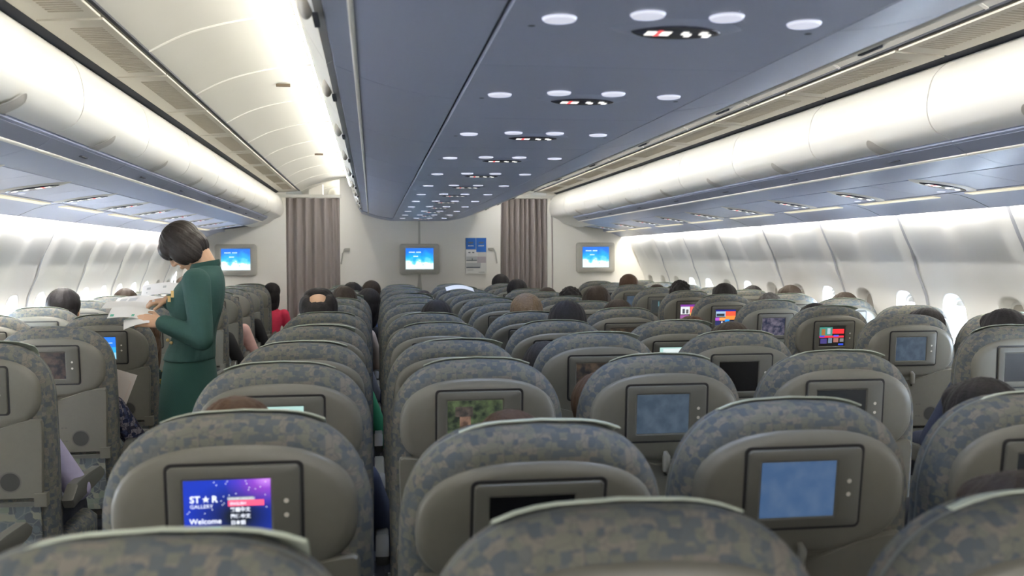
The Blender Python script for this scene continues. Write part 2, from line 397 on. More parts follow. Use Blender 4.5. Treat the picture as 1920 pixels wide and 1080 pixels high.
for sg, wins, closed in ((1, wr, closed_R), (-1, wl, closed_L)):
    for c, zc, hw, hh in wins:
        if c < 1.5: shut = True
        else: shut = any(abs(c-q) < .1 for q in closed)
        b = MB(); X = wallx(zc)+.055
        ring = lambda s, dx: [(sg*(wallx(zc+hh*s*math.sin(a))+dx), c+hw*s*math.copysign(abs(math.cos(a))**.72, math.cos(a)), zc+hh*s*math.copysign(abs(math.sin(a))**.72, math.sin(a))) for a in [2*PI*i/40 for i in range(40)]]
        b.rings([ring(1.02, .05), ring(.90, .05), ring(.88, .062), ring(1.02, .075)], WALLM, cap0=False, cap1=False)
        wo = struct('window_%d' % wi, b, 40); wi += 1
        p = MB(); p.rings([ring(.97, .066), ring(.97, .070)], GLASS); obj('pane', p, wo)
        if shut: p = MB(); p.rings([ring(.96, .056), ring(.96, .060)], SHADE); obj('window_shade', p, wo)
        else:
            p = MB(); q = ring(.96, .056); top = [v for v in q if v[2] > zc+hh*.62]; top.sort(key=lambda v: v[1])
            n = len(top); vs = top+[(v[0]+sg*.004, v[1], v[2]) for v in top]
            p.add(vs, [tuple(range(n)), tuple(range(2*n-1, n-1, -1))]+[(i, i+1, n+i+1, n+i) for i in range(n-1)]+[(n-1, 0, n, 2*n-1)], SHADE)
            obj('window_shade', p, wo, 0)
# skin outside the panels (dark body) so only window openings let the sky in
for sg, nm in ((-1, 'wall_left_upper'), (1, 'wall_right_upper')):
    b = MB(); b.extrude_y(mir([(2.40, 1.74), (2.52, 1.715), (2.52, 1.60), (2.60, 1.60), (2.56, 2.46), (2.40, 2.46)], sg), Y0, YB, DARK); struct(nm, b)

# sidewall wash lamps, one per panel, tucked above the panel's top edge
for sg, ribs, m in ((1, RIBS_R, WASHR), (-1, RIBS_L, WASHL)):
    for r in ribs:
        if r < 0 or r > YB-.9: continue
        b = MB(); b.add([(sg*2.403, r+.06, 1.690), (sg*2.434, r+.06, 1.690), (sg*2.434, r+.94, 1.690), (sg*2.403, r+.94, 1.690)], [(0, 1, 2, 3)], m)
        b.box(*sorted((sg*2.402, sg*2.436)), r+.05, r+.95, 1.692, 1.71, WHITE)
        o = obj('sidewall_lamp', b, smooth=0)
        side = 'right' if sg > 0 else 'left'
        tag(o, 'slim cream wash lamp above %s sidewall panel, %s from the camera' % (side, ORD[min(15, int(r+.7)+1)]), 'lamp', 'sidewall wash lamps')
# cove lamps along the top of the centre bins
for sg in (-1, 1):
    b = MB(); b.extrude_y(mir([(.7780, 2.222), (.7840, 2.236), (.7805, 2.237), (.7745, 2.223)], sg), Y0+.1, YB-.25, LAMP)
    o = obj('cove_lamp', b); tag(o, 'long warm white cove lamp along the %s top edge of the centre bins' % ('right' if sg > 0 else 'left'), 'lamp', 'cove lamps')
    b = MB(); b.box(*sorted((sg*.792, sg*.798)), YB+.2, YE-.2, 2.262, 2.276, LAMP)  # added strip that brightens the ceiling beyond the curtain
    o = obj('cove_lamp', b); tag(o, 'added warm fill light strip beyond the bulkhead above the %s curtain' % ('right' if sg > 0 else 'left'), 'lamp', 'cove lamps')

# ------------------------------------------------------------------ side bins
DOOR = spline([(1.605, 2.152), (1.548, 2.095), (1.525, 2.01), (1.528, 1.945), (1.558, 1.893), (1.622, 1.862)], 5)
def bin_side(sg):
    r = bpy.data.objects.new('overhead_bin', None); COL.objects.link(r)
    s = 1 if sg > 0 else -1; L0, L1 = .004, .996
    b = MB(); b.extrude_y(thicken(mir(DOOR, sg), .022*s), L0, L1, WHITE)
    d = obj('door', b, r, 45)
    # latch cover, a half disc riding on the lower edge of the door
    b = MB(); lo = [p for p in DOOR if p.y < 1.945]
    def surf(u):  # u 0 at lower edge
        k = min(len(lo)-1.001, max(0, (1-u)*(len(lo)-1))); i = int(k); f = k-i; return lo[i]*(1-f)+lo[i+1]*f
    for ring_m, inner, outer, off in ((WHITE, .86, 1.0, .006), (LATCH, 0.0, .86, .003)):
        vs = []; n = 20; QS = [inner+(outer-inner)*k/5 for k in range(6)]; w_ = 6
        for i in range(n+1):
            a = PI*i/n
            for q in QS:
                u_ = min(1, q*math.sin(a)*.95); p = surf(u_); tn = (surf(min(1, u_+.05))-surf(max(0, u_-.05))).normalized(); nn = Vector((-abs(tn.y), -abs(tn.x)*(1 if tn.x < 0 else -1))); p = p+nn*off*1.3; vs.append((sg*p.x, .46+.068*q*math.cos(a), p.y))
        b.add(vs, [(w_*i+j, w_*i+j+1, w_*(i+1)+j+1, w_*(i+1)+j) for i in range(n) for j in range(w_-1)], ring_m)
    obj('latch_cover', b, d, 60)
    b = MB(); b.extrude_y(mir([(1.628, 2.14), (1.63, 1.865), (1.625, 1.853), (1.693, 1.812), (1.715, 1.807), (1.80, 1.78), (1.872, 1.768), (1.90, 1.80), (1.90, 2.14)], sg), .001, .999, UNDER)
    obj('body', b, r, 30)
    b = MB(); b.extrude_y(mir([(1.632, 1.8465), (1.690, 1.8105), (1.6885, 1.8085), (1.6305, 1.8445)], sg), .002, .998, RECESS); obj('grip_recess', b, r, 30)
    b = MB(); P = [(1.693+.009*math.cos(2*PI*i/10), 1.809+.008*math.sin(2*PI*i/10)) for i in range(10)]
    b.extrude_y(mir(P, sg), .003, .997, RAIL); obj('hand_rail', b, r, 60)
    b = MB(); b.box(*sorted((sg*1.650, sg*1.672)), .42, .50, 1.824, 1.8275, DARK); obj('label_plate', b, r)
    return r
bin_lbl = 'white curved luggage bin door on the %s side, %s bin from the camera'
for sg, ystart, n in ((1, 1.42, 10), (-1, 1.58, 10)):
    side = 'right' if sg > 0 else 'left'; r0 = bin_side(sg); r0.location = (0, ystart, 0)
    tag(r0, bin_lbl % (side, ORD[1]), 'overhead bin', 'side luggage bins on the '+side)
    for k in range(1, n):
        if ystart+k+1 > YB+.02: break
        dup(r0, (0, ystart+k, 0), bin_lbl % (side, ORD[k+1]))
    # rounded end piece closing the run at the bulkhead and the stretch behind the viewer
    b = MB(); yend = ystart+n*1.0; yend = ystart+len([k for k in range(n) if ystart+k+1 <= YB+.02])
    body = [tuple(p) for p in DOOR]+[(1.693, 1.812), (1.872, 1.768), (1.9, 2.15)]
    b.extrude_y(mir(body, sg), Y0, ystart-.004, WHITE)
    if YB-yend > .05: b.extrude_y(mir(body, sg), yend+.004, YB-.002, WHITE)
    struct('trim_%d' % (3 if sg < 0 else 4), b, 45)
    # valence between ceiling and bin, with vents in it
    b = MB(); b.extrude_y(thicken(mir([(1.352, 2.183), (1.38, 2.176), (1.48, 2.168), (1.575, 2.170)], sg), .02*(-1 if sg < 0 else 1)), Y0, YB, VALN)
    b.extrude_y(mir([(1.575, 2.17), (1.64, 2.14), (1.64, 2.20), (1.575, 2.2)], sg), Y0, YB, DARK)
    b.extrude_y(mir([(1.340, 2.18), (1.352, 2.178), (1.352, 2.2), (1.340, 2.2)], sg), Y0, YB, DARK)
    struct('trim_%d' % (5 if sg < 0 else 6), b, 30)
    v0 = None
    for k in range(-1, 10):
        y = (3.19 if sg < 0 else 3.35)+k*.96
        if y+.9 > YB: break
        if v0 is None:
            v0 = thing('air_vent', '', 'air vent', (0, y, 0), 'air vents in the %s ceiling valence' % side)
            b = MB(); b.extrude_y(mir([(1.36, 2.170), (1.365, 2.1685), (1.55, 2.1580), (1.555, 2.1585), (1.555, 2.1635), (1.36, 2.177)], sg), .01, .945, VALN); obj('frame', b, v0, 30)
            b = MB()
            for i in range(30):
                yy = .11+i*.0255; b.extrude_y(mir([(1.385, 2.1665), (1.485, 2.1600), (1.485, 2.1620), (1.385, 2.169)], sg), yy, yy+.011, SLAT)
            obj('grille', b, v0, 0); v = v0
        else: v = dup(v0, (0, y, 0), '')
        v['label'] = 'cream slatted air vent panel above %s aisle bins, %s from the camera' % (side, ORD[k+2])

# lower shelf: service panels beneath the side bins
def almond(n=28):
    P = []
    for i in range(n):
        a = 2*PI*i/n; c, s_ = math.cos(a), math.sin(a); P.append((math.copysign(abs(c)**.9, c), math.copysign(abs(s_)**1.5, s_)))
    return P
ALM = almond()
def sheet(b, pts, m): b.add(pts, [tuple(range(len(pts)))], m)
def sign_unit(root, base, cx, cy, wx, wy, lens_only=False):
    """almond sign with dark lens and lit icons; base(x,y,drop) gives a point on the panel"""
    b = MB(); b.rings([[base(cx+wx*1.35*x, cy+wy*1.35*y, 0) for x, y in ALM], [base(cx+wx*1.1*x, cy+wy*1.1*y, .006) for x, y in ALM]], UNDER if not lens_only else LATCH, cap0=False)
    o = obj('sign_surround', b, root, 50)
    b = MB(); b.rings([[base(cx+wx*.92*x, cy+wy*.88*y, .0065) for x, y in ALM], [base(cx+wx*.9*x, cy+wy*.85*y, .0085) for x, y in ALM]], LENSD, cap0=False); obj('sign_lens', b, root, 50)
    b = MB()
    def q(x0, x1, y0, y1, m): sheet(b, [base(cx+wx*x0, cy+wy*y0, .0095), base(cx+wx*x1, cy+wy*y0, .0095), base(cx+wx*x1, cy+wy*y1, .0095), base(cx+wx*x0, cy+wy*y1, .0095)], m)
    q(-.62, -.42, -.28, .28, ICONW); q(-.42, -.32, -.40, .36, ICONR); q(-.32, -.12, -.28, .28, ICONW); obj('seat_belt_icon', b, root, 0); b = MB()
    q(.10, .22, -.30, .1, ICONW); q(.20, .32, -.05, .35, ICONW); obj('sign_icon', b, root, 0); b = MB(); q(.46, .60, -.35, .05, ICONW); q(.58, .72, -.05, .38, ICONW)
    obj('sign_icon', b, root, 0)
for sg in (1, -1):
    side = 'right' if sg > 0 else 'left'; zf = lambda x: 1.766+(x-1.876)*(1.722-1.766)/(2.165-1.876)
    root = thing('service_panel', '', 'service panel', (0, 0, 0), 'service panels under the %s bins' % side)
    y0 = .3 if sg > 0 else .45
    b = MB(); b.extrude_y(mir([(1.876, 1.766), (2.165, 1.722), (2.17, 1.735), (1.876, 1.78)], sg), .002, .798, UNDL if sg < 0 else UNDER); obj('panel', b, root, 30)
    base = lambda x, y, d, sg=sg: (sg*x, y, zf(x)-d-.0006)
    sign_unit(root, base, 2.02, .40, .125, .062, True)
    b = MB(); sheet(b, [base(2.125+.016*math.cos(a)*.9, .58+.03*math.sin(a), .002) for a in [2*PI*i/16 for i in range(16)]], READL); obj('reading_light', b, root, 0)
    b = MB(); sheet(b, [base(1.91+.008*math.cos(a), .36+.008*math.sin(a), .002) for a in [2*PI*i/12 for i in range(12)]], DARK); obj('speaker_hole', b, root, 0)
    ys = (3.71 if sg > 0 else 3.37); first = True; k = 1
    y = ys-.8*3
    while y+.8 <= YB:
        L = '%s service panel with dark almond sign under %s bins, %s from the camera' % ('lavender' if sg < 0 else 'blue grey', side, ORD[k])
        if first: root.location = (0, y, 0); root['label'] = L; first = False
        else: dup(root, (0, y, 0), L)
        y += .8; k += 1
    # closing shelf to the wall plus ochre strips
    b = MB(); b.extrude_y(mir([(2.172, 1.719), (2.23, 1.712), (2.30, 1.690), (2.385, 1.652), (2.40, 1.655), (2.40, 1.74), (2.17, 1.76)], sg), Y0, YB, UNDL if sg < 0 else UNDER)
    b.extrude_y(mir([(1.876, 1.782), (2.17, 1.745), (2.17, 1.76), (1.876, 1.80)], sg), Y0, YB, DARK)
    k0 = y0
    for k in range(12):
        yy = y0+k*1.0+1
        if yy < YB: b.extrude_y(mir([(2.172, 1.7185), (2.23, 1.7115), (2.30, 1.6895), (2.385, 1.6515), (2.385, 1.653), (2.30, 1.691), (2.23, 1.713), (2.172, 1.72)], sg), yy, yy+.006, DARK)
    struct('trim_%d' % (7 if sg < 0 else 8), b, 20)
    for k in range(1, 11):
        yy = y0+.15+k
        if yy+.72 > YB: break
        b = MB(); b.extrude_y(mir([(2.178, 1.7155), (2.222, 1.710), (2.222, 1.7065), (2.178, 1.712)], sg), yy, yy+.74, STRIP)
        o = obj('light_strip', b, smooth=0)
        tag(o, 'thin ochre light strip beside the %s window wall, %s from the camera' % (side, ORD[k]), 'light strip', 'ochre light strips on the '+side)

# ------------------------------------------------------------------ centre bins
CD = spline([(.797, 2.280), (.765, 2.20), (.738, 2.115), (.700, 2.01), (.652, 1.928)], 5)
BEL = spline([(.572, 1.899), (.50, 1.876), (.40, 1.855), (.318, 1.8445)], 4)
def bin_centre(sg):
    r = bpy.data.objects.new('overhead_bin', None); COL.objects.link(r); s = -1 if sg > 0 else 1
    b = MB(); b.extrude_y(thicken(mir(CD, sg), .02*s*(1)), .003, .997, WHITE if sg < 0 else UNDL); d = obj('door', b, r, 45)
    b = MB(); e = CD[-1]; e2 = CD[-7]
    pts = []
    for i in range(15):
        a = PI*i/14; f = math.sin(a); p = e*(1-f)+e2*f; pts.append((sg*(p.x+.006), .5+.06*math.cos(a), p.y-.002))
    b.ell((sg*.672, .5, 1.955), (.016, .055, .030), LATCH, None, 20, 12); obj('latch_cover', b, d, 60)
    b = MB(); b.box(*sorted((sg*.645, sg*.656)), .45, .55, 1.918, 1.926, DARK); obj('latch_slot', b, r)
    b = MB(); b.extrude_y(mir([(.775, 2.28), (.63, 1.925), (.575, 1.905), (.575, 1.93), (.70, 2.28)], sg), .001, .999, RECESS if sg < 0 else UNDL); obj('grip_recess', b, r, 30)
    b = MB(); b.extrude_y(mir([(p.x, p.y) for p in BEL]+[(.318, 1.87), (.572, 1.93)], sg), .002, .998, UNDER); obj('belly_panel', b, r, 40)
    P = [(.576+.006*math.cos(2*PI*i/8), 1.8985+.006*math.sin(2*PI*i/8)) for i in range(8)]
    b = MB(); b.extrude_y(mir(P, sg), .001, .999, RAIL); obj('hand_rail', b, r, 60)
    return r
for sg in (-1, 1):
    side = 'left' if sg < 0 else 'right'; r0 = bin_centre(sg); ys = .58 if sg < 0 else .72
    r0.location = (0, ys, 0); tag(r0, '', 'overhead bin', 'centre luggage bins, %s row' % side)
    for k in range(0, 10):
        r = r0 if k == 0 else dup(r0, (0, ys+k, 0), '')
        r['label'] = 'centre overhead luggage bin facing the %s aisle, %s from the camera' % (side, ORD[k+1])
b = MB()
b.extrude_y([(-.79, 2.33), (-.77, 2.275), (-.56, 1.915), (-.30, 1.862), (.30, 1.862), (.56, 1.915), (.77, 2.275), (.79, 2.33)], Y0, YB-.004, DARK)
face = [(p.x, p.y) for p in CD]+[(.572, 1.899)]+[(p.x, p.y) for p in BEL]+[(0, 1.84)]
full = face+[(-x, z) for x, z in reversed(face)]
b.extrude_y(full, Y0, .57, UNDER); b.extrude_y(full, 10.73, YB-.002, UNDER)
struct('trim_9', b, 40)
def centre_panel():
    root = bpy.data.objects.new('service_panel', None); COL.objects.link(root)
    b = MB(); b.extrude_y([(-.308, 1.8415), (.308, 1.8415), (.312, 1.85), (-.312, 1.85)], .0015, .7985, UNDER)
    b.box(.312, .318, 0, .8, 1.846, 1.852, RAIL); obj('panel', b, root, 30)
    base = lambda x, y, d: (x, y, 1.8412-d)
    sign_unit(root, base, .01, .425, .092, .056)
    for x, y in ((-.215, .375), (-.07, .33), (.07, .33), (.225, .36)):
        b = MB(); P = [(x+.031*math.cos(a), y+.031*math.sin(a)) for a in [2*PI*i/20 for i in range(20)]]
        b.rings([[base(p[0], p[1], -.0005) for p in P], [base(x+(p[0]-x)*.9, y+(p[1]-y)*.9, .004) for p in P]], READL, cap0=False); obj('reading_light', b, root, 50)
    for x in (-.255, .265):
        b = MB(); sheet(b, [base(x+.007*math.cos(a), .43+.007*math.sin(a), .001) for a in [2*PI*i/10 for i in range(10)]], DARK); obj('speaker_hole', b, root, 0)
    return root
cp = centre_panel(); k = 0
while 1.30+.8*(k-1)+.8 < YB:
    y = 1.30+.8*(k-1); r = cp if k == 0 else dup(cp, (0, y, 0), '')
    r.location = (0, y, 0); tag(r, 'blue grey ceiling service panel with four white reading lights, %s from the camera' % ORD[k+1], 'service panel', 'service panels under the centre bins')
    if k > 0:
        ld = bpy.data.lights.new('reading_spot', 'SPOT'); ld.energy = L_READ; ld.color = (.62, .74, 1.0); ld.spot_size = math.radians(105); ld.spot_blend = .7; ld.shadow_soft_size = .05
        for x in (-.215, .225):
            lo = bpy.data.objects.new('reading_spot', ld); COL.objects.link(lo); lo.parent = r; lo.location = (x, .36, 1.825)
    k += 1
for xx, yy, t in ((-.98, 5.11, 'nearer'), (-.98, 8.49, 'farther')):
    b = MB(); b.box(xx-.035, xx+.035, yy-.01, yy+.01, 2.298, 2.312, mat('slot_brown', (.12, .09, .06), .7)); tag(obj('ceiling_slot', b), 'small brown slot in the left aisle ceiling, the %s of two' % t, 'ceiling slot', 'brown ceiling slots')

# beyond the curtain, above the rail
b = MB(); b.box(-.79, .79, YB+.06, YE-.01, 1.95, 2.335, WHITE); struct('trim_10', b)
b = MB(); b.box(-1.27, -1.11, 11.75, 11.95, 2.12, 2.30, WHITE); tag(obj('ceiling_box', b), 'white square housing on the ceiling beyond the left curtain', 'housing')
b = MB(); P = [[(-.92+r*math.cos(a), 11.9+r*math.sin(a), z) for a in [2*PI*i/24 for i in range(24)]] for r, z in ((.13, 2.14), (.13, 2.20), (.115, 2.235), (.07, 2.26), (.02, 2.268))]
b.rings(P, WHITE); tag(obj('ceiling_dome', b), 'white rounded cover on the ceiling beyond the left curtain', 'dome cover')

# ------------------------------------------------------------------ curtains
def curtain(x0, x1, folds, seed, label, y=YB+.02):
    rd = random.Random(seed); n = folds*10; rs = []
    ph = [rd.uniform(.6, 1.4) for _ in range(folds+1)]; tot = sum(ph[:folds]); zs = [2.10, 2.06, 1.9, 1.7, 1.5, 1.3, 1.0, .6, .1]
    b = MB(); rows = []
    for z in zs:
        row = []; flare = (1+.06*(2.1-z)) if z > 1.5 else 1.036+.01*(1.5-z)
        for i in range(n+1):
            u = i/n; f = u*folds; k = min(int(f), folds-1); w = sum(ph[:k])+ph[k]*(f-k); xx = x0+(x1-x0)*w/tot
            cx = (x0+x1)/2; xx = cx+(xx-cx)*flare
            am = .030*ph[k]; row.append((xx, y-.0+am*math.cos(2*PI*(f-k)+.15*math.sin(3*z)), z))
        rows.append(row)
    m = len(rows[0]); vs = [p for r in rows for p in r]; vs2 = [(x, yy+.006, z) for x, yy, z in vs]
    fs = [(j*m+i, j*m+i+1, (j+1)*m+i+1, (j+1)*m+i) for j in range(len(zs)-1) for i in range(m-1)]
    N = len(vs); fs2 = [tuple(N+q for q in f[::-1]) for f in fs]
    b.add(vs+vs2, fs+fs2, CURT); o = obj('curtain', b, smooth=80); tag(o, label, 'curtain', 'aisle curtains')
curtain(-1.50, -.885, 7, 3, 'taupe pleated curtain closing the left aisle')
curtain(.93, 1.58, 10, 8, 'taupe pleated curtain closing the right aisle')
for x, s, t in ((-.82, 1, 'left'), (.83, -1, 'right')):
    b = MB(); b.box(x-.03, x+.03, YB-.03, YB-.002, 1.505, 1.53, BEZEL); b.tube([(x-s*.03, YB-.02, 1.517), (x-s*.05, YB-.03, 1.47), (x-s*.07, YB-.02, 1.35)], .008, BEZEL, 8)
    tag(obj('curtain_hook', b), 'small grey curtain tie hook on the bulkhead beside the %s curtain' % t, 'hook', 'curtain hooks')

# ------------------------------------------------------------------ bulkhead monitors and brochures
def rrect(cx, cz, hw, hh, r, n=5):
    P = []
    for qx, qz, a0 in ((1, 1, 0), (-1, 1, PI/2), (-1, -1, PI), (1, -1, 1.5*PI)):
        for i in range(n+1):
            a = a0+PI/2*i/n; P.append((cx+qx*(hw-r)+r*math.cos(a), cz+qz*(hh-r)+r*math.sin(a)))
    return P
def ysheet(b, x0, x1, z0, z1, y, m): b.add([(x0, y, z0), (x1, y, z0), (x1, y, z1), (x0, y, z1)], [(0, 1, 2, 3)], m)
for cx, t in ((-2.05, 'left'), (0, 'centre'), (2.07, 'right')):
    cz = 1.402 if t != 'right' else 1.412
    r = thing('wall_monitor', 'grey framed wall monitor showing blue sky and clouds, %s of three on the bulkhead' % t, 'monitor', (cx, YB, cz), 'bulkhead monitors')
    b = MB(); b.rings([[(x, -.002, z) for x, z in rrect(0, 0, .228, .176, .03)], [(x, -.05, z) for x, z in rrect(0, 0, .228, .176, .03)], [(x, -.06, z) for x, z in rrect(0, 0, .215, .163, .025)], [(x, -.058, z) for x, z in rrect(0, .006, .168, .130, .01)], [(x, -.050, z) for x, z in rrect(0, .006, .160, .122, .006)]], BEZEL); obj('bezel', b, r, 40)
    b = MB(); ysheet(b, -.158, .158, -.114, .126, -.052, SKYS); obj('screen', b, r, 0)
    b = MB()
    for (x, z, n, w) in ((-.135, .075, 11, .011), (-.085, .028, 5, .012)):
        for i in range(n):
            if (i*7+n) % 6 == 5: continue
            ysheet(b, x+i*.014, x+i*.014+w, z, z+.010, -.0535, glow((.75, .88, 1), .9))
    obj('caption', b, r, 0)
r = thing('brochure_holder', 'wall brochure holder with blue and grey leaflets on the bulkhead beside right curtain', 'brochure holder', (.655, YB, 1.44))
b = MB(); b.box(-.123, .123, -.012, -.001, -.212, .208, mat('holder_white', (.62, .62, .60), .5)); b.box(-.123, .123, -.035, -.012, -.212, -.205, WHITE); obj('backing', b, r)
BLU = mat('leaflet_blue', (.01, .13, .50), .5); LG = mat('leaflet_grey', (.42, .44, .46), .6); DG = mat('leaflet_dark', (.12, .14, .16), .6); LW = mat('leaflet_white', (.66, .66, .64), .6)
for nm, x0, x1, z0, z1 in (('leaflet', -.118, -.003, .075, .205), ('leaflet', .003, .118, .04, .205)):
    b = MB(); b.box(x0, x1, -.022, -.014, z0, z1, BLU)
    for i in range(4): ysheet(b, x0+.025+i*.017, x0+.038+i*.017, .108, .120, -.0225, LW)
    for i in range(3): ysheet(b, x0+.028+i*.02, x0+.046+i*.02, .142-.004*(i % 2), .160, -.0225, DG)
    obj(nm, b, r, 0)
b = MB(); b.box(-.12, .12, -.020, -.014, -.20, .07, LW)
ysheet(b, -.11, .02, -.005, .062, -.0205, PAPER)
for i in range(2): ysheet(b, -.09+i*.045, -.065+i*.045, .03, .042, -.0206, DG)
ysheet(b, -.115, .01, -.062, -.012, -.0206, LG); ysheet(b, -.115, .01, -.062, -.05, -.0207, DG); ysheet(b, -.05, -.04, -.062, -.03, -.0207, DG); ysheet(b, .012, .115, -.085, -.012, -.0206, mat('leaflet_mauve', (.42, .38, .42), .6))
ysheet(b, -.115, .055, -.145, -.085, -.0206, LG); ysheet(b, -.115, .045, -.145, -.13, -.0207, DG)
for i in range(5): ysheet(b, -.10+i*.014, -.09+i*.014, -.17, -.163, -.0206, DG)
ysheet(b, .03, .10, -.195, -.190, -.0206, DG)
obj('leaflet', b, r, 0)

# ------------------------------------------------------------------ seats
def seat_outline(inset, hw=.2375, top=.735, z0=-.05, rx=.20, rz=.21, n=14):
    """outline of the seat back seen from behind, z measured from the pivot"""
    P = []; w = hw-inset; t = top-inset; rx = max(.02, rx-inset*.5); rz = max(.02, rz-inset*.5)
    P.append((-w+.01, z0+inset)); P.append((-w, z0+.05)); P.append((-w, .20)); P.append((-w-.002, .38))
    for i in range(n+1):
        a = PI-PI/2*i/n; P.append((-w+rx-rx*abs(math.cos(a))**.80, t-rz-.003+rz*abs(math.sin(a))**.80))
    P.append((-.018, t-.0015)); P.append((0, t-.001)); 
    Q = [(-x, z) for x, z in reversed(P[:-1])]
    return P+Q
def oval(cx, cz, hw, hh_t, hh_b, e=.78, n=40):
    return [(cx+hw*math.copysign(abs(math.cos(a))**e, math.cos(a)), cz+(hh_t if math.sin(a) > 0 else hh_b)*math.copysign(abs(math.sin(a))**e, math.sin(a))) for a in [2*PI*i/n for i in range(n)]]
PIV = .416
CUPD = mat('cup_recess_dark', (.035, .035, .032), .7)
def loops(b, lst, m, cap0=True, cap1=True): b.rings([[(x, y, z) for x, z in P] for P, y in lst], m, cap0, cap1)
def build_seat():
    root = bpy.data.objects.new('airline_seat', None); COL.objects.link(root)
    back_parts = []
    # backrest: y is depth, rear face towards -y
    b = MB(); O = seat_outline
    loops(b, [(O(.075), -.006), (O(.048), -.012), (O(.022), -.008), (O(.006), .006), (O(0), .028), (O(.0), .050), (O(.005), .058), (O(.002), .066), (O(.006), .086), (O(.020), .104), (O(.05), .116), (O(.10), .118)], FAB)
    bk = obj('backrest', b, root, 70)
    b = MB()
    P = O(.0045); b.rings([[(x, .058+.004*math.cos(a), z) if True else 0 for x, z in O(.001+.003*(1-math.sin(a)))] for a in [2*PI*i/6 for i in range(7)]], mat_seam, cap0=False, cap1=False); sm = obj('piping', b, root, 70)
    # plastic shroud
    Zc = .565
    b = MB(); loops(b, [(oval(0, Zc, .212, .130, .118), -.002), (oval(0, Zc, .211, .129, .117), -.014), (oval(0, Zc, .204, .123, .112), -.021), (oval(0, Zc, .186, .108, .100), -.025), (oval(0, Zc, .120, .085, .085, .5), -.0262)], PLAS)
    b.extrude_y([(-.15, .44), (.15, .44), (.165, .48), (-.165, .48)], -.016, 0, PLAS)
    sh = obj('shroud', b, root, 50)
    # monitor
    mz = .585
    b = MB(); loops(b, [(rrect(0, mz, .118, .083, .012), -.0262), (rrect(0, mz, .118, .083, .012), -.0275), (rrect(0, mz, .113, .078, .010), -.0272)], BLACK, cap0=False)
    loops(b, [(rrect(0, mz, .1125, .0775, .010), -.0275), (rrect(0, mz, .111, .076, .009), -.032), (rrect(0, mz, .108, .073, .008), -.0335), (rrect(-.012, mz-.001, .0775, .0585, .004), -.0335), (rrect(-.012, mz-.001, .0745, .0555, .003), -.031)], PLAS2, cap0=False)
    mo = obj('monitor', b, root, 30)
    b = MB(); ysheet(b, -.012-.0735, -.012+.0735, mz-.0555, mz+.0535, -.0315, BLACK); sc = obj('screen', b, mo, 0)
    for dz in (-.013, .013):
        b = MB(); sheet(b, [(.088+.0045*math.cos(a), -.0345, mz+dz+.0045*math.sin(a)) for a in [2*PI*i/10 for i in range(10)]], LATCH)
        obj('button', b, mo, 0)
    # tray table with dipped top edge
    n = 14; top = [(-.205+.41*i/n, .487-.050*math.exp(-((-.205+.41*i/n)/.11)**2)) for i in range(n+1)]
    T = [(-.214, .44), (-.214, .47), (-.211, .482)]+top+[(.211, .482), (.214, .47), (.214, .44), (.205, .215), (-.205, .215)]
    b = MB(); loops(b, [(T, -.004), (T, -.020), ([(x*.985, .35+(z-.35)*.975) for x, z in T], -.0255)], PLAS)
    tr = obj('tray_table', b, root, 30)
    b = MB(); loops(b, [(oval(.105, .275, .036, .036, .036, 1), -.0262), (oval(.105, .275, .033, .033, .033, 1), -.0262), (oval(.105, .275, .031, .031, .031, 1), -.0259)], PLAS2, cap0=False, cap1=False)
    sheet(b, [(x, -.0264, z) for x, z in oval(.105, .275, .031, .031, .031, 1)], CUPD)
    cu = obj('cup_recess', b, tr, 40)
    b = MB()
    for zz in (.262, .318):
        for i in range(12):
            if i % 5 != 4: ysheet(b, -.11+i*.014, -.10+i*.014, zz, zz+.006, -.0262, PLAS2)
    en = obj('embossed_line', b, tr, 0)
    b = MB(); b.tube([(-.0, -.026, .475), (0, -.036, .465), (0, -.036, .425), (0, -.028, .412)], [.006, .011, .011, .006], PLAS, 10); la = obj('tray_latch', b, root, 60)
    # fabric pocket under the tray
    b = MB(); b.box(-.195, .195, -.022, .002, -.03, .20, FABD); b.box(-.20, .20, -.026, -.018, .19, .205, ARMM)
    for s in (-1, 1): b.box(s*.20-.02, s*.20+.02, -.035, .0, .19, .235, PLAS)
    pk = obj('pocket', b, root, 30)
    # paper cover draped over the headrest
    b = MB(); W_ = .145; prof = [(.118+.006, .42), (.122, .60), (.112, .690), (.095, .716), (.078, .7285), (.066, .7345), (.054, .7375)]
    prof = [(y+.002, z) for y, z in prof]; nx = 12; vs = []
    for j, (y, z) in enumerate(prof):
        for i in range(nx+1):
            x = -W_+2*W_*i/nx; ax = abs(x); cu_ = min(1, max(0, (ax-.0375)/.20))**(1/.80); drop = .002*min(1, ax/.0375)+.21*(1-math.sqrt(max(0, 1-cu_*cu_))**.80); vs.append((x, y-(.0 if z < .65 else 0), z-drop*(1 if z > .6 else 0)+(.003*math.sin(i*1.7) if j >= 7 else 0)))
    m_ = nx+1; N = len(vs); v2 = [(x, y+(.002 if z < .65 else 0), z+(.0025 if z > .6 else 0)) for x, y, z in vs]
    fs = [(j*m_+i, j*m_+i+1, (j+1)*m_+i+1, (j+1)*m_+i) for j in range(len(prof)-1) for i in range(nx)]
    rim = [(i) for i in range(m_)]+[j*m_+nx for j in range(1, len(prof))]+[(len(prof)-1)*m_+i for i in range(nx-1, -1, -1)]+[j*m_ for j in range(len(prof)-2, 0, -1)]
    b.add(vs+v2, fs+[tuple(N+q for q in f[::-1]) for f in fs]+[(rim[i], rim[(i+1) % len(rim)], N+rim[(i+1) % len(rim)], N+rim[i]) for i in range(len(rim))], COVER)
    cv = obj('headrest_cover', b, root, 50)
    back_parts = [bk, sm, sh, mo, tr, la, pk, cv]
    for o in back_parts: o.location = (0, .068, PIV); o.rotation_euler = (math.radians(5), 0, 0)
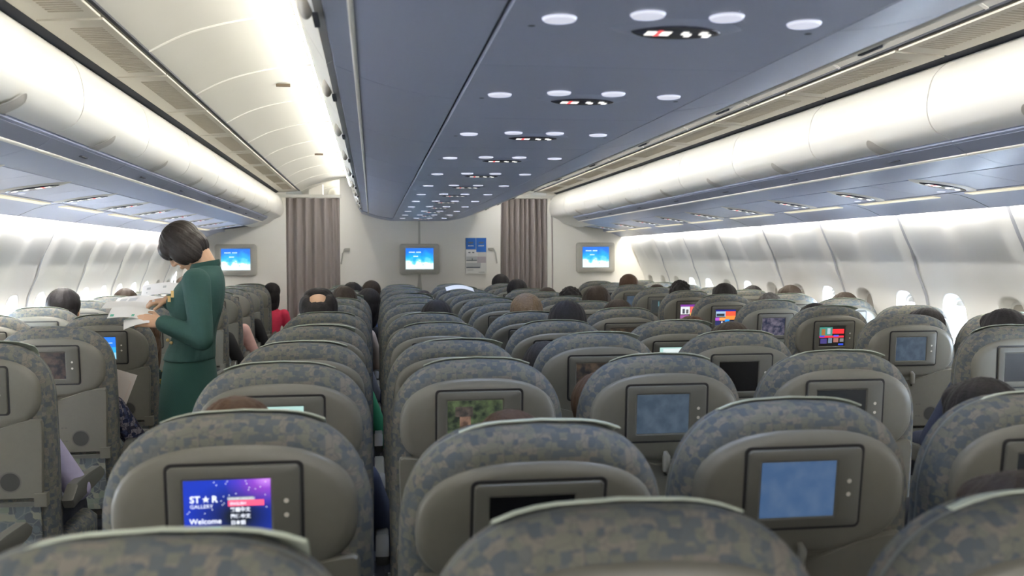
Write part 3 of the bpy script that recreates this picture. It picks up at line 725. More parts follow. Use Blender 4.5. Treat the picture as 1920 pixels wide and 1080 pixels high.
    # seat cushion, armrests, frame
    b = MB(); C_ = lambda i: rrect(0, .35, .23-i, .26-i, .05)
    b.rings([[(x, y, .33) for x, y in C_(.02)], [(x, y, .35) for x, y in C_(0)], [(x, y, .43) for x, y in C_(0)], [(x, y, .455) for x, y in C_(.02)], [(x, y, .462) for x, y in C_(.06)]], FAB); obj('cushion', b, root, 60)
    for s in (-1, 1):
        b = MB(); A = [(.10, .60), (.16, .645), (.30, .65), (.46, .645), (.50, .62), (.49, .60), (.44, .59), (.18, .575), (.12, .57)]
        b.rings([[(s*.259+dx, y, .61+(z-.61)*k) for y, z in A] for dx, k in ((-.019, .8), (-.015, 1), (.015, 1), (.019, .8))], ARMM); obj('armrest', b, root, 30)
        b = MB(); b.box(s*.20-.02, s*.20+.02, .14, .18, 0, .34, METAL); b.box(s*.20-.02, s*.20+.02, .46, .50, 0, .34, METAL); b.box(s*.20-.022, s*.20+.022, .12, .52, 0, .025, METAL); obj('leg', b, root, 0)
    b = MB(); b.box(-.245, .245, .12, .52, .29, .335, DARK); obj('seat_frame', b, root, 0)
    return root
mat_seam = mat('seam_dark', (.14, .15, .15), .8)
proto = build_seat()
PK = {}
for ch in [o for o in COL.objects if o.parent == proto]: PK.setdefault(ch.name.split('.')[0], []).append(ch)
BACKN = {'backrest', 'piping', 'shroud', 'monitor', 'tray_table', 'tray_latch', 'pocket', 'headrest_cover'}
def ysheetm(rects, texts=(), bgm=None):
    b = MB(); mz = .585
    u = lambda x, z: (-.012+(x-.5)*.147, mz-.001+(z-.5)*.109)
    a, c = u(0, 0), u(1, 1); ysheet(b, a[0], c[0], a[1], c[1], -.0315, bgm or BLACK)
    for k, (x0, z0, x1, z1, m) in enumerate(rects):
        a, c = u(x0, z0), u(x1, z1); ysheet(b, a[0], c[0], a[1], c[1], -.0317-.00002*k, m)
    for (s, x, z, size, m, bold) in texts:
        vs, fs = text_geo(s, size, bold); p = u(x, z); b.add([(p[0]+v[0], -.0328, p[1]+v[1]) for v in vs], fs, m)
    return b.mesh('screen', 0)
def star_screen():
    """welcome menu on a starry blue and magenta ground"""
    m = bpy.data.materials.new('screen_stars'); m.use_nodes = True; nt = m.node_tree; bs = nt.nodes['Principled BSDF']
    tc = nt.nodes.new('ShaderNodeTexCoord'); sx = nt.nodes.new('ShaderNodeSeparateXYZ'); nt.links.new(tc.outputs['Object'], sx.inputs[0])
    def math_(op, a, b_=None, c=None):
        n = nt.nodes.new('ShaderNodeMath'); n.operation = op
        for i, q in enumerate((a, b_, c)):
            if q is None: continue
            if isinstance(q, (int, float)): n.inputs[i].default_value = q
            else: nt.links.new(q, n.inputs[i])
        return n.outputs[0]
    X = math_('MULTIPLY_ADD', sx.outputs['X'], 1/.147, .0816+.5); Z = math_('MULTIPLY_ADD', sx.outputs['Z'], 1/.109, -.584/.109+.5)
    dx = math_('ADD', X, -.95); dz = math_('ADD', Z, -1.0); d = math_('SQRT', math_('ADD', math_('MULTIPLY', dx, dx), math_('MULTIPLY', dz, dz)))
    r1 = nt.nodes.new('ShaderNodeValToRGB'); e = r1.color_ramp.elements; e[0].position = 0; e[0].color = (.55, .20, .34, 1); e[1].position = .50; e[1].color = (.0, .0, .0, 1)
    x = e.new(.16); x.color = (.22, .02, .10, 1); x = e.new(.34); x.color = (.06, .006, .08, 1); nt.links.new(d, r1.inputs['Fac'])
    dx = math_('ADD', X, -.62); dz = math_('ADD', Z, -.38); d2 = math_('SQRT', math_('ADD', math_('MULTIPLY', dx, dx), math_('MULTIPLY', dz, dz)))
    r2 = nt.nodes.new('ShaderNodeValToRGB'); e = r2.color_ramp.elements; e[0].position = .12; e[0].color = (.001, .006, .018, 1); e[1].position = .62; e[1].color = (.004, .03, .42, 1); nt.links.new(d2, r2.inputs['Fac'])
    mx = nt.nodes.new('ShaderNodeMix'); mx.data_type = 'RGBA'; mx.blend_type = 'ADD'; mx.inputs[0].default_value = 1; nt.links.new(r1.outputs[0], mx.inputs[6]); nt.links.new(r2.outputs[0], mx.inputs[7])
    nt.links.new(mx.outputs[2], bs.inputs['Emission Color']); bs.inputs['Emission Strength'].default_value = .8; bs.inputs['Base Color'].default_value = (.01, .01, .01, 1)
    wt = glow((.8, .85, .95), 1.0); gr = glow((.30, .33, .35), 1.0); pk = glow((.95, .10, .20), 1.0); te = glow((.02, .42, .50), 1.0)
    R = [(.50, .66, .80, .71, gr), (.505, .56, .92, .655, pk), (.05, .20, .42, .235, te), (.05, .155, .45, .195, te)]
    rd = random.Random(2)
    for i in range(26):
        px_, pz_ = rd.random(), rd.uniform(.45, 1); R.append((px_*.98, pz_*.97, px_*.98+.011, pz_*.97+.014, wt))
    T = [('ST', .07, .64, .0165, wt, .0004), ('★', .205, .64, .0150, wt, .0), ('R', .32, .64, .0165, wt, .0004), ('GALLERY', .07, .545, .0095, wt, 0), ('Welcome', .06, .285, .0135, wt, .0002),
         ('CHOOSE LANGUAGE', .505, .67, .0048, glow((.75, .8, .85), 1), 0), ('ENGLISH', .53, .585, .0068, wt, .0001), ('繁體中文', .53, .475, .0085, wt, .0002), ('简体中文', .53, .365, .0085, wt, .0002), ('日本語', .53, .26, .0085, wt, .0002)]
    return ysheetm(R, T, m)
g = glow
SCR = {
 'star': star_screen,
 'off': lambda: ysheetm([], bgm=mat('screen_off', (.02, .024, .03), .22)),
 'black': lambda: ysheetm([], bgm=mat('screen_black', (.004, .004, .005), .25)),
 'blue': lambda: ysheetm([], bgm=dim_screen('screen_dim_blue', (.035, .075, .155), (.055, .095, .17), 30)),
 'navy': lambda: ysheetm([], bgm=dim_screen('screen_dim_navy', (.028, .045, .065), (.05, .07, .095), 30)),
 'skyb': lambda: ysheetm([(0, .55, 1, 1, g((.02, .2, .9))), (0, .3, 1, .55, g((.03, .42, .85))), (0, 0, 1, .3, g((.3, .65, .85))), (.6, .72, .9, .75, g((.8, .9, 1)))]),
 'teal': lambda: ysheetm([(0, 0, 1, 1, g((.40, .62, .58))), (.1, 0, .75, .95, g((.66, .74, .74)))]),
 'movie': lambda: ysheetm([(.22, .25, .42, .62, dim_screen('screen_skin_tones', (.05, .03, .02), (.22, .13, .09), 40)), (.14, .60, .46, .85, dim_screen('screen_brown', (.02, .018, .015), (.07, .055, .045), 60))], bgm=dim_screen('screen_forest', (.006, .010, .006), (.06, .085, .035), 55)),
 'darkmovie': lambda: ysheetm([(0, 0, 1, 1, None)] and [], bgm=dim_screen('screen_dark_film', (.004, .004, .005), (.05, .035, .02), 45)),
 'menu_orange': lambda: ysheetm([(0, .9, 1, 1, g((.02, .02, .25))), (.02, .55, .5, .9, g((.35, .5, .7))), (.05, .58, .45, .75, g((.03, .04, .05))), (.5, .6, 1, .9, g((.95, .10, .05))), (.5, .35, 1, .6, g((.95, .28, .05))), (0, .3, .2, .5, g((.45, .10, .6))), (.2, .3, .5, .5, g((.9, .35, .1))), (0, .0, 1, .28, g((.02, .03, .12))), (.48, .08, .7, .38, g((.02, .3, .85))), (.30, .08, .36, .25, g((.8, .8, .9)))]),
 'menu_pink': lambda: ysheetm([(0, .85, 1, 1, g((.20, .04, .32))), (.02, .3, .52, .85, g((.75, .78, .8))), (.12, .35, .25, .7, g((.06, .06, .08))), (.32, .35, .45, .65, g((.1, .1, .1))), (.54, .4, 1, .85, g((.9, .15, .12))), (.54, .1, 1, .4, g((.85, .5, .12))), (0, 0, .5, .25, g((.3, .1, .3)))]),
 'menu_red': lambda: ysheetm([(0, .5, .5, .95, g((.06, .25, .20))), (.08, .55, .22, .85, g((.35, .14, .04))), (.30, .6, .42, .9, g((.4, .5, .55))), (.5, .62, .95, .85, g((.9, .03, .04))), (0, .42, .95, .52, g((.85, .03, .06))), (.02, .45, .2, .53, g((.08, .05, .7))), (.55, .47, .75, .55, g((.1, .1, .8))), (.05, .12, .3, .38, g((.06, .05, .2))), (.35, .15, .5, .4, g((.15, .22, .3))), (.55, .18, .75, .4, g((.35, .15, .12))), (.8, .2, .95, .38, g((.2, .2, .2))), (.75, .04, .95, .12, g((.03, .08, .7)))]),
 'film': lambda: ysheetm([], bgm=dim_screen('screen_film', (.008, .012, .03), (.11, .095, .12), 45)),
 'doctor': lambda: ysheetm([(0, 0, 1, 1, g((.03, .035, .035))), (.45, 0, .95, .42, g((.45, .6, .7))), (.58, .40, .80, .80, g((.5, .28, .17))), (.56, .70, .82, .88, g((.25, .16, .10))), (.66, .0, .76, .4, g((.03, .06, .14))), (.40, .5, .48, .9, g((.1, .2, .22)))]),
}
SCM = {}
def screen_mesh(k):
    if k not in SCM: SCM[k] = SCR[k]()
    return SCM[k]
COLS = {'A': (-.78, 'leftmost of the centre block'), 'B': (-.26, 'left of middle in the centre block'), 'C': (.26, 'right of middle in the centre block'), 'D': (.78, 'rightmost of the centre block'),
        'K': (-2.40, 'by the left windows'), 'L': (-1.84, 'beside the left aisle'), 'P': (1.93, 'beside the right aisle'), 'R': (2.435, 'by the right windows')}
RECL = {'B2': 11, 'B4': 8, 'A4': 8, 'A5': 8, 'B5': 6, 'B6': 8, 'A6': 3, 'C5': 5, 'C6': 8, 'D5': 8, 'P7': 4, 'P6': 2, 'B9': 3, 'C8': 5, 'K7': 1, 'P4': -2, 'L8': 5, 'D8': 2, 'C2': 3, 'D2': 3, 'A2': 2, 'D4': 2, 'A1': 5, 'B1': 2, 'C1': 4, 'D1': 3}
SCREENS = {'A2': 'star', 'B2': 'black', 'C2': 'blue', 'D2': 'off', 'A3': 'teal', 'B3': 'movie', 'C3': 'navy', 'D3': 'off', 'C4': 'darkmovie', 'D4': 'black', 'D5': 'teal', 'D6': 'darkmovie',
           'P5': 'navy', 'P6': 'menu_red', 'P7': 'film', 'P8': 'menu_orange', 'P9': 'menu_pink', 'P10': 'doctor', 'P11': 'navy', 'P12': 'off', 'R7': 'skyb', 'L5': 'darkmovie', 'L6': 'skyb', 'D10': 'skyb', 'C7': 'off', 'C6': 'movie', 'P4': 'off'}
def row_y(r): return 1.0+.8*(r-1)+{1: .03, 2: -.03, 13: -.05}.get(r, 0)
rows = {c: range(1, 13) for c in 'ABCD'}; rows['K'] = range(5, 14); rows['L'] = range(3, 14); rows['P'] = range(3, 14); rows['R'] = range(4, 14)
first = True
rr = random.Random(11)
SEATS = {}
for c in 'ABCDKLPR':
    for r in rows[c]:
        key = c+str(r); s = bpy.data.objects.new('airline_seat', None); COL.objects.link(s); s.empty_display_size = .1
        s.location = (COLS[c][0], row_y(r), 0)
        tag(s, 'grey patterned airline seat %s, %s row from the camera' % (COLS[c][1], ORD[r]), 'airline seat', 'economy seats with seatback screens')
        ang = math.radians(5+RECL.get(key, rr.choice([0, 0, 0, 1, 2])))
        for nm, lst in PK.items():
            for ch in lst:
                if nm == 'armrest' and ch.data.vertices[0].co.x > 0 and c in 'ABCKP': continue
                if nm == 'headrest_cover' and key in ('P5', 'L5', 'R6'): continue
                n_ = ch.copy(); COL.objects.link(n_); n_.parent = s
                if nm in BACKN: n_.rotation_euler = (ang, 0, 0)
                if nm == 'headrest_cover': n_.location.x = rr.uniform(-.012, .03)
                for gch in [o for o in COL.objects if o.parent == ch]:
                    g_ = gch.copy(); COL.objects.link(g_); g_.parent = n_
                    if g_.name.startswith('screen'): g_.data = screen_mesh(SCREENS.get(key, 'off'))
        SEATS[key] = s
for ch in [o for o in COL.objects if o.parent == proto]:
    for gch in [o for o in COL.objects if o.parent == ch]: bpy.data.objects.remove(gch)
    bpy.data.objects.remove(ch)
bpy.data.objects.remove(proto)

# ------------------------------------------------------------------ people
def head(b, c, R, m, s=1.0):
    """head facing local +Y around centre c, R a 3x3 rotation"""
    c = Vector(c)
    def E(p, r, q=None): b.ell(c+R @ (Vector(p)*s), [x*s for x in r], m, R if q is None else R @ q, 20, 14)
    E((0, -.012, .022), (.077, .094, .090)); E((0, .015, -.035), (.060, .072, .075)); E((0, .055, -.088), (.026, .026, .024)); E((0, .03, -.075), (.045, .05, .035))
    E((0, .093, -.022), (.011, .016, .012)); b.caps(c+R @ (Vector((0, .083, .012))*s), c+R @ (Vector((0, .099, -.020))*s), .008*s, .011*s, m, 10)
    E((-.011, .088, -.026), (.008, .009, .007)); E((.011, .088, -.026), (.008, .009, .007))
    E((0, .083, -.055), (.022, .012, .006)); E((0, .082, -.064), (.019, .012, .006)); E((0, .074, .026), (.05, .018, .012))
    for q in (-1, 1):
        E((q*.079, -.005, -.012), (.008, .018, .030)); E((q*.045, .058, -.02), (.022, .022, .02)); 
def hand(b, w, d, up, side, m, curl=.5, s=1.0):
    """palm and five fingers from wrist w along d; up is the back of the hand, side points to the thumb"""
    w = Vector(w); d = Vector(d).normalized(); up = Vector(up); up = (up-d*up.dot(d)).normalized(); side = Vector(side); side = (side-d*side.dot(d)-up*side.dot(up)).normalized()
    for k in range(4):
        o = side*(.027-.018*k)*s; b.caps(w+o*.7, w+d*.082*s+o, .013*s, .011*s, m, 10)
        L = (.072, .080, .074, .058)[k]*s; p = w+d*.082*s+o; a = curl*.6
        for seg, rr_ in ((.45, .0085), (.32, .0078), (.23, .007)):
            q = d*math.cos(a)-up*math.sin(a); e = p+q*L*seg; b.caps(p, e, rr_*s*1.08, rr_*s, m, 8); p = e; a += curl*.7
    p = w+d*.02*s+side*.022*s; q = (d*.62+side*.65-up*.25).normalized(); e = p+q*.045*s; b.caps(p, e, .014*s, .010*s, m, 8)
    q2 = (d*.85+side*.25-up*.4).normalized(); b.caps(e, e+q2*.032*s, .010*s, .0085*s, m, 8)
def torso(b, L, m, n=28):
    """stack of elliptical rings: (cx,cy,z,rx,ry)"""
    P = [Vector(p) for p in L]; out = []
    for q in spline([Vector(p) for p in L], 4): out.append([(q[0]+q[3]*math.cos(2*PI*i/n), q[1]+q[4]*math.sin(2*PI*i/n), q[2]) for i in range(n)])
    b.rings(out, m)
class V5(tuple): pass
def spline5(L, n=4):
    out = []
    for i in range(len(L)-1):
        p0 = L[max(i-1, 0)]; p1 = L[i]; p2 = L[i+1]; p3 = L[min(i+2, len(L)-1)]
        for k in range(n):
            t = k/n; out.append([.5*(2*b_+(c_-a_)*t+(2*a_-5*b_+4*c_-d_)*t*t+(3*b_-a_-3*c_+d_)*t**3) for a_, b_, c_, d_ in zip(p0, p1, p2, p3)])
    out.append(list(L[-1])); return out
def torso(b, L, m, n=28):
    b.rings([[(q[0]+q[3]*math.cos(2*PI*i/n), q[1]+q[4]*math.sin(2*PI*i/n), q[2]) for i in range(n)] for q in spline5(L)], m)
I3 = Matrix.Identity(3)
SH = {'l': (-.175, -.015, .445), 'r': (.175, -.015, .445)}
def arm_pts(s): return (s*.178, -.015, .440), (s*.262, .06, .205), (s*.20, .285, .175)
def leg_pts(s): return (s*.085, .02, .085), (s*.105, .44, .085), (s*.105, .43, -.36)
def passenger_meshes():
    b = MB(); H = Vector((0, .005, .668)); head(b, H, I3, SKIN)
    b.caps((0, -.012, .46), (0, -.002, .60), .058, .054, SKIN)
    torso(b, [(0, 0, .0, .15, .10), (0, 0, .10, .165, .105), (0, -.01, .25, .135, .095), (0, -.01, .38, .155, .10), (0, -.015, .46, .15, .075), (0, -.012, .50, .07, .055)], SKIN)
    for s in (-1, 1):
        a, e, w = arm_pts(s); b.caps(a, e, .046, .036, SKIN); b.caps(e, w, .036, .024, SKIN); d = (Vector(w)-Vector(e)).normalized()
        hand(b, w, (-s*.25, .9, -.22), (0, .2, 1), (-s, 0, 0), SKIN, .6)
        h, k, f = leg_pts(s); b.caps(h, k, .078, .052, SKIN); b.caps(k, f, .05, .034, SKIN); b.caps(f, (s*.11, .54, -.42), .036, .030, SKIN)
    body = remeshed(b, .007, 4, 'person_body')
    b = MB(); m = cloth('plain', (.2, .2, .2))
    torso(b, [(0, 0, .03, .168, .125), (0, 0, .12, .175, .125), (0, -.01, .25, .155, .115), (0, -.01, .38, .175, .118), (0, -.015, .455, .165, .09), (0, -.014, .50, .085, .068), (0, -.01, .52, .066, .062)], m)
    for s in (-1, 1):
        a, e, w = arm_pts(s); b.caps(a, e, .062, .052, m); w2 = Vector(e)+(Vector(w)-Vector(e))*.86; b.caps(e, w2, .051, .038, m)
    shirt = remeshed(b, .009, 6, 'shirt')
    b = MB(); torso(b, [(0, .02, -.03, .16, .13), (0, .02, .06, .175, .14), (0, .0, .12, .165, .122)], m)
    for s in (-1, 1):
        h, k, f = leg_pts(s); b.caps(h, k, .094, .066, m); b.caps(k, (f[0], f[1], f[2]+.03), .066, .048, m)
    trous = remeshed(b, .011, 5, 'trousers')
    hairs = {}
    def shell(parts, cut=None, vox=.006, it=3, nm='hair'):
        b = MB()
        for p, r in parts: b.ell(H+Vector(p), r, HAIRB, None, 24, 16)
        me = remeshed(b, vox, it, nm)
        rd = random.Random(5)
        for v in me.vertices:
            d = (v.co-H); a = math.atan2(d.x, d.y); f = .0009*math.sin(a*19+d.z*30)+.0006*math.sin(a*37+2*math.sin(d.z*40)); v.co += d.normalized()*f
        return me
    hairs['short'] = shell([((0, -.022, .034), (.086, .096, .090)), ((0, -.045, -.01), (.078, .072, .075)), ((0, .03, .062), (.07, .055, .045))])
    hairs['spiky'] = shell([((0, -.02, .036), (.085, .096, .090)), ((0, -.045, -.01), (.078, .072, .072))]+[((.078*math.cos(i*2.4)*(i/40)**.5, -.02+.088*math.sin(i*2.4)*(i/40)**.5, .036+.088*math.sqrt(max(0, 1-i/40))), (.014, .014, .022)) for i in range(40)], it=2)
    hairs['long'] = shell([((0, -.022, .034), (.094, .104, .094)), ((0, -.045, -.03), (.094, .085, .11)), ((0, -.052, -.12), (.088, .060, .10)), ((-.062, .0, -.08), (.034, .05, .12)), ((.062, .0, -.08), (.034, .05, .12))])
    hairs['bald'] = shell([((0, -.046, .0), (.089, .074, .074)), ((-.056, -.01, .038), (.036, .078, .058)), ((.056, -.01, .038), (.036, .078, .058)), ((0, .035, .086), (.072, .060, .044))])
    b = MB(); b.ell((0, 0, 0), (.012, .012, .012), EYEM, None, 10, 8); eye = b.mesh('eye', 60)
    b = MB()
    b.rings([[(0, 0, 0)]*3, [(0, 0, 0)]*3], SKIN) if False else None
    shoe = MB()
    shoe.caps((0, -.03, 0), (0, .16, -.012), .042, .038, BLACK); shoe_m = remeshed(shoe, .01, 3, 'shoe')
    return body, shirt, trous, hairs, eye, shoe_m, H
BODY, SHIRT, TROUS, HAIRS, EYE, SHOE, HC = passenger_meshes()
recol = {}
def rec(me, m):
    k = (me.name, m.name)
    if k not in recol:
        n = me.copy(); n.materials.clear(); n.materials.append(m); recol[k] = n
    return recol[k]
HN = {'black': HAIRB, 'brown': HAIRN, 'dark brown': HAIRD, 'light brown': HAIRL, 'greying': HAIRG}
FLORAL = mosaic('cloth_navy_floral', [(.02, .025, .06), (.05, .06, .12), (.16, .15, .18), (.03, .03, .05)], 55, line=(.01, .01, .02))
LEAFY = mosaic('cloth_green_gold', [(.008, .04, .03), (.02, .10, .06), (.25, .19, .04), (.01, .05, .05), (.01, .02, .02)], 26, line=(.01, .02, .02))
SH_C = {'black': (.012, .012, .014), 'navy': (.02, .03, .07), 'red': (.62, .03, .08), 'pink': (.72, .46, .42), 'green': (.02, .20, .09), 'white': (.6, .6, .62), 'lilac': (.33, .31, .46), 'beige': (.48, .40, .36), 'grey': (.15, .15, .16), 'blue': (.07, .13, .30), 'brown': (.10, .06, .04)}
def shirt_mat(n):
    if n == 'navy floral': return FLORAL
    if n == 'green and gold patterned': return LEAFY
    return cloth(n, SH_C[n])
def person(key, px, py, hair, hcol, shirt, extra='', dy=.235, turn=0, fwd=0):
    """px,py: where the crown of the head shows in the photo"""
    c = key[0]; r = int(key[1:]); ys = row_y(r)+dy; top = on_y(px, py, ys)
    sx = COLS[c][0]; base = Vector((sx, ys+.0, .462)); H = top.z-base.z
    sc = max(.88, min(1.08, H/.795))
    dx = top.x-sx; lim = max(-.14, min(.14, dx)); lean = math.atan2(dx-lim*.35, .70*sc)
    root = thing('person', '', 'person', (sx+lim*.35, ys, .462), 'seated passengers')
    root.rotation_euler = (-fwd, lean, 0); root.scale = (sc, sc, sc)
    if c == 'K': root.location.x += .05
    if c == 'R': root.location.x -= .03
    if H < .70: root.location.z += (H-.795*sc)
    side = {'A': 'leftmost centre', 'B': 'left-middle centre', 'C': 'right-middle centre', 'D': 'rightmost centre', 'K': 'left window', 'L': 'left aisle', 'P': 'right aisle', 'R': 'right window'}[c]
    hd = {'short': 'short %s hair', 'spiky': 'tousled %s hair', 'long': 'long %s hair', 'bald': 'balding %s-haired crown'}[hair] % hcol
    root['label'] = 'seated person with %s, %s seat, %s row%s' % (hd, side, ORD[r], extra)
    link('body', BODY, root)
    hs = 1.10; link('hair', rec(HAIRS[hair], HN[hcol]), root, tuple(HC*(1-hs))).scale = (hs, hs, hs)
    link('shirt', rec(SHIRT, shirt_mat(shirt)), root)
    link('trousers', rec(TROUS, cloth('trousers', (.03, .035, .05))), root)
    for s in (-1, 1):
        link('eye', EYE, root, (HC.x+s*.031, HC.y+.078, HC.z+.004)); link('shoe', SHOE, root, (s*.107, .44, -.40))
    return root
PEOPLE = [
 ('A6', 597, 545, 'bald', 'black', 'grey'), ('A8', 645, 538, 'short', 'dark brown', 'beige'), ('A10', 660, 530, 'short', 'black', 'blue'), ('A11', 684, 525, 'short', 'dark brown', 'pink'),
 ('A9', 676, 541, 'long', 'black', 'black'), ('B6', 818, 564, 'short', 'black', 'navy'), ('B9', 793, 545, 'short', 'dark brown', 'grey'), ('C6', 986, 552, 'short', 'light brown', 'grey'),
 ('C5', 1062, 565, 'short', 'black', 'blue'), ('D12', 938, 515, 'short', 'black', 'grey'), ('D10', 969, 524, 'short', 'black', 'navy'), ('D9', 1025, 540, 'short', 'dark brown', 'black'), ('D8', 1068, 543, 'spiky', 'black', 'black'),
 ('D7', 1117, 537, 'short', 'dark brown', 'grey'), ('D6', 1158, 563, 'short', 'dark brown', 'grey'), ('P11', 1178, 515, 'short', 'brown', 'grey'), ('P10', 1231, 534, 'short', 'dark brown', 'black'),
 ('P9', 1274, 531, 'spiky', 'black', 'black'), ('P8', 1357, 532, 'short', 'black', 'grey'), ('R9', 1416, 535, 'short', 'black', 'white'), ('R8', 1487, 535, 'short', 'dark brown', 'white'),
 ('P7', 1441, 555, 'spiky', 'greying', 'grey'), ('R7', 1590, 548, 'short', 'dark brown', 'black'), ('P6', 1526, 570, 'short', 'black', 'navy'), ('P5', 1735, 572, 'short', 'black', 'black'),
 ('P4', 1880, 581, 'short', 'black', 'navy'), ('D5', 1295, 590, 'short', 'brown', 'grey'), ('D4', 1368, 605, 'short', 'dark brown', 'black'), ('D2', 1838, 712, 'short', 'black', 'black'), ('C1', 1905, 885, 'short', 'dark brown', 'brown'),
 ('C3', 1125, 700, 'long', 'brown', 'brown'), ('C4', 1022, 640, 'long', 'black', 'black'), ('B2', 955, 773, 'short', 'brown', 'grey'), ('A2', 445, 748, 'short', 'brown', 'grey'),
 ('K7', 103, 542, 'short', 'black', 'navy'), ('K9', 223, 542, 'short', 'dark brown', 'white'), ('K12', 338, 519, 'short', 'dark brown', 'grey'),
 ('L6', 235, 595, 'long', 'brown', 'green and gold patterned'), ('L5', 60, 640, 'short', 'dark brown', 'navy floral'), ('L4', -80, 670, 'short', 'dark brown', 'lilac'),
 ('L9', 362, 560, 'short', 'black', 'black'), ('L10', 400, 550, 'short', 'dark brown', 'pink'), ('L11', 430, 545, 'short', 'black', 'black'), ('L13', 490, 531, 'long', 'black', 'red'),
 ('A5', 585, 618, 'short', 'dark brown', 'green'), ('A3', 530, 702, 'short', 'dark brown', 'navy'), ('B10', 762, 548, 'short', 'black', 'white'),
]
EX = {'A6': ' from camera', 'A5': '', }
for p in PEOPLE:
    key, px, py, hair, hc, sh = p
    o = person(key, px, py, hair, hc, sh)
    if key[0] == 'L': o.location.x += .085 if key != 'L13' else .11
    if key in ('A9', 'A5', 'A11', 'A3'): o.location.x += .06
    if key == 'L5': o.location.x += .05
    if sh in ('red', 'pink', 'lilac', 'green', 'navy floral', 'green and gold patterned'): o['label'] = 'seated person in %s top, %s hair, %s row, %s' % (sh, hc, ORD[int(key[1:])], 'left aisle seat' if key[0] == 'L' else 'leftmost centre seat')

# ------------------------------------------------------------------ flight attendant, facing the left window seats
def attendant():
    FY = 4.6; r = thing('person', 'standing flight attendant in green uniform with black bob, reading papers, left aisle', 'person', (-1.33, FY, 0))
    T = lambda p: (-(p[0])-1.33, FY+p[1], p[2])       # p = (forward, lateral away from viewer, up)
    def loc(p): q = T(p); return (q[0]+1.33, q[1]-FY, q[2])
    # local frame: forward = -X
    # rotation for a head that looks forward (-X) and down
    fwd = Vector((-math.cos(math.radians(52)), -.10, -math.sin(math.radians(52)))).normalized(); sidev = Vector((0, 1, 0)); sidev = (sidev-fwd*sidev.dot(fwd)).normalized(); upv = sidev.cross(fwd) if sidev.cross(fwd).z > 0 else fwd.cross(sidev)
    R = Matrix((upv.cross(fwd)*-1, fwd, upv)).transposed()
    if R.determinant() < 0: R = Matrix((upv.cross(fwd), fwd, upv)).transposed()
    hc = Vector((-.058, 0, 1.482))
    b = MB(); head(b, hc, R, SKIN, .93)
    b.caps((.045, 0, 1.385), (.010, 0, 1.45), .050, .050, SKIN); b.caps((.06, 0, 1.34), (.045, 0, 1.385), .058, .050, SKIN)
    torso(b, [(-.042, 0, .80, .085, .14), (-.038, 0, .90, .085, .145), (-.02, 0, 1.04, .070, .11), (-.008, 0, 1.18, .085, .12), (.01, 0, 1.28, .085, .135), (.035, 0, 1.36, .05, .07)], SKIN)
    near = ((.025, -.165, 1.325), (.055, -.215, 1.075), (-.125, -.175, 1.150)); far = ((.02, .165, 1.325), (-.02, .225, 1.12), (-.150, .10, 1.235))
    for a, e, w in (near, far): b.caps(a, e, .040, .032, SKIN); b.caps(e, w, .032, .022, SKIN)
    hand(b, near[2], (-.95, .12, .10), (.1, -.85, .5), (-.1, .3, .9), SKIN, .55, .88)
    hand(b, far[2], (-.82, -.22, -.15), (-.3, -.25, .9), (.15, -.95, -.1), SKIN, 1.05, .88)
    for s in (-1, 1):
        b.caps((-.042, s*.075, .84), (-.042, s*.072, .48), .074, .050, SKIN); b.caps((-.042, s*.072, .48), (.0, s*.07, .10), .050, .033, SKIN); b.caps((.0, s*.07, .07), (-.14, s*.075, .035), .034, .026, SKIN)
    me = remeshed(b, .0042, 3, 'attendant_body'); link('body', me, r)
    # bob hair
    b = MB()
    def E(p, q): b.ell(hc+R @ (Vector(p)*.93), [x_*.93 for x_ in q], HAIRB, R, 26, 18)
    E((0, -.012, .030), (.094, .104, .092)); E((0, -.044, -.028), (.088, .062, .078)); E((-.070, .0, -.028), (.028, .066, .082)); E((.070, .0, -.028), (.028, .066, .082)); E((0, .060, .040), (.076, .044, .052)); E((-.058, .048, -.022), (.026, .034, .062)); E((.058, .048, -.022), (.026, .034, .062))
    me = remeshed(b, .004, 5, 'bob_hair'); Ri = R.transposed()
    for v in me.vertices:
        d = Ri @ (v.co-hc); a = math.atan2(d.x, d.y); f = .0010*math.sin(a*20+d.z*22)+.0006*math.sin(a*47-d.z*30); v.co += (v.co-hc).normalized()*f
    me.materials.clear(); me.materials.append(mat('bob_hair_black', (.014, .009, .007), .5, spec=.35, mottle=(50, .5), bump=(110, .25))); link('hair', me, r)
    # jacket
    b = MB()
    torso(b, [(-.038, 0, .968, .112, .172), (-.032, 0, 1.0, .108, .165), (-.018, 0, 1.06, .096, .138), (-.012, 0, 1.12, .100, .136), (-.005, 0, 1.20, .116, .148), (.010, 0, 1.28, .112, .158), (.03, 0, 1.335, .090, .150), (.045, 0, 1.375, .064, .090), (.042, 0, 1.398, .058, .066)], GREEN)
    b.ell((-.075, -.06, 1.225), (.05, .055, .055), GREEN); b.ell((-.075, .06, 1.225), (.05, .055, .055), GREEN)
    for (a, e, w) in (near, far):
        b.caps(a, e, .062, .050, GREEN); w2 = Vector(e)+(Vector(w)-Vector(e))*.90; b.caps(e, w2, .050, .040, GREEN)
    jk = link('jacket', remeshed(b, .006, 4, 'jacket'), r)
    b = MB(); b.rings([[(.040+.066*s_*math.cos(a)-.004, .068*s_*math.sin(a), z+.012*math.cos(a)) for a in [2*PI*i/24 for i in range(24)]] for s_, z in ((1.0, 1.380), (1.04, 1.392), (.98, 1.410), (.90, 1.410), (.90, 1.385))], GREEND, False, False); obj('collar', b, jk, 60)
    for x, y, z in ((-.123, -.045, 1.060), (-.098, -.095, 1.052)):
        b = MB(); b.ell((x, y, z), (.008, .008, .008), GOLD, None, 10, 8); obj('button', b, jk, 60)
    b = MB(); b.box(-.090, -.078, -.128, -.122, 1.255, 1.285, GOLD); b.box(-.106, -.094, -.118, -.112, 1.235, 1.262, GOLD); obj('name_badge', b, jk, 0)
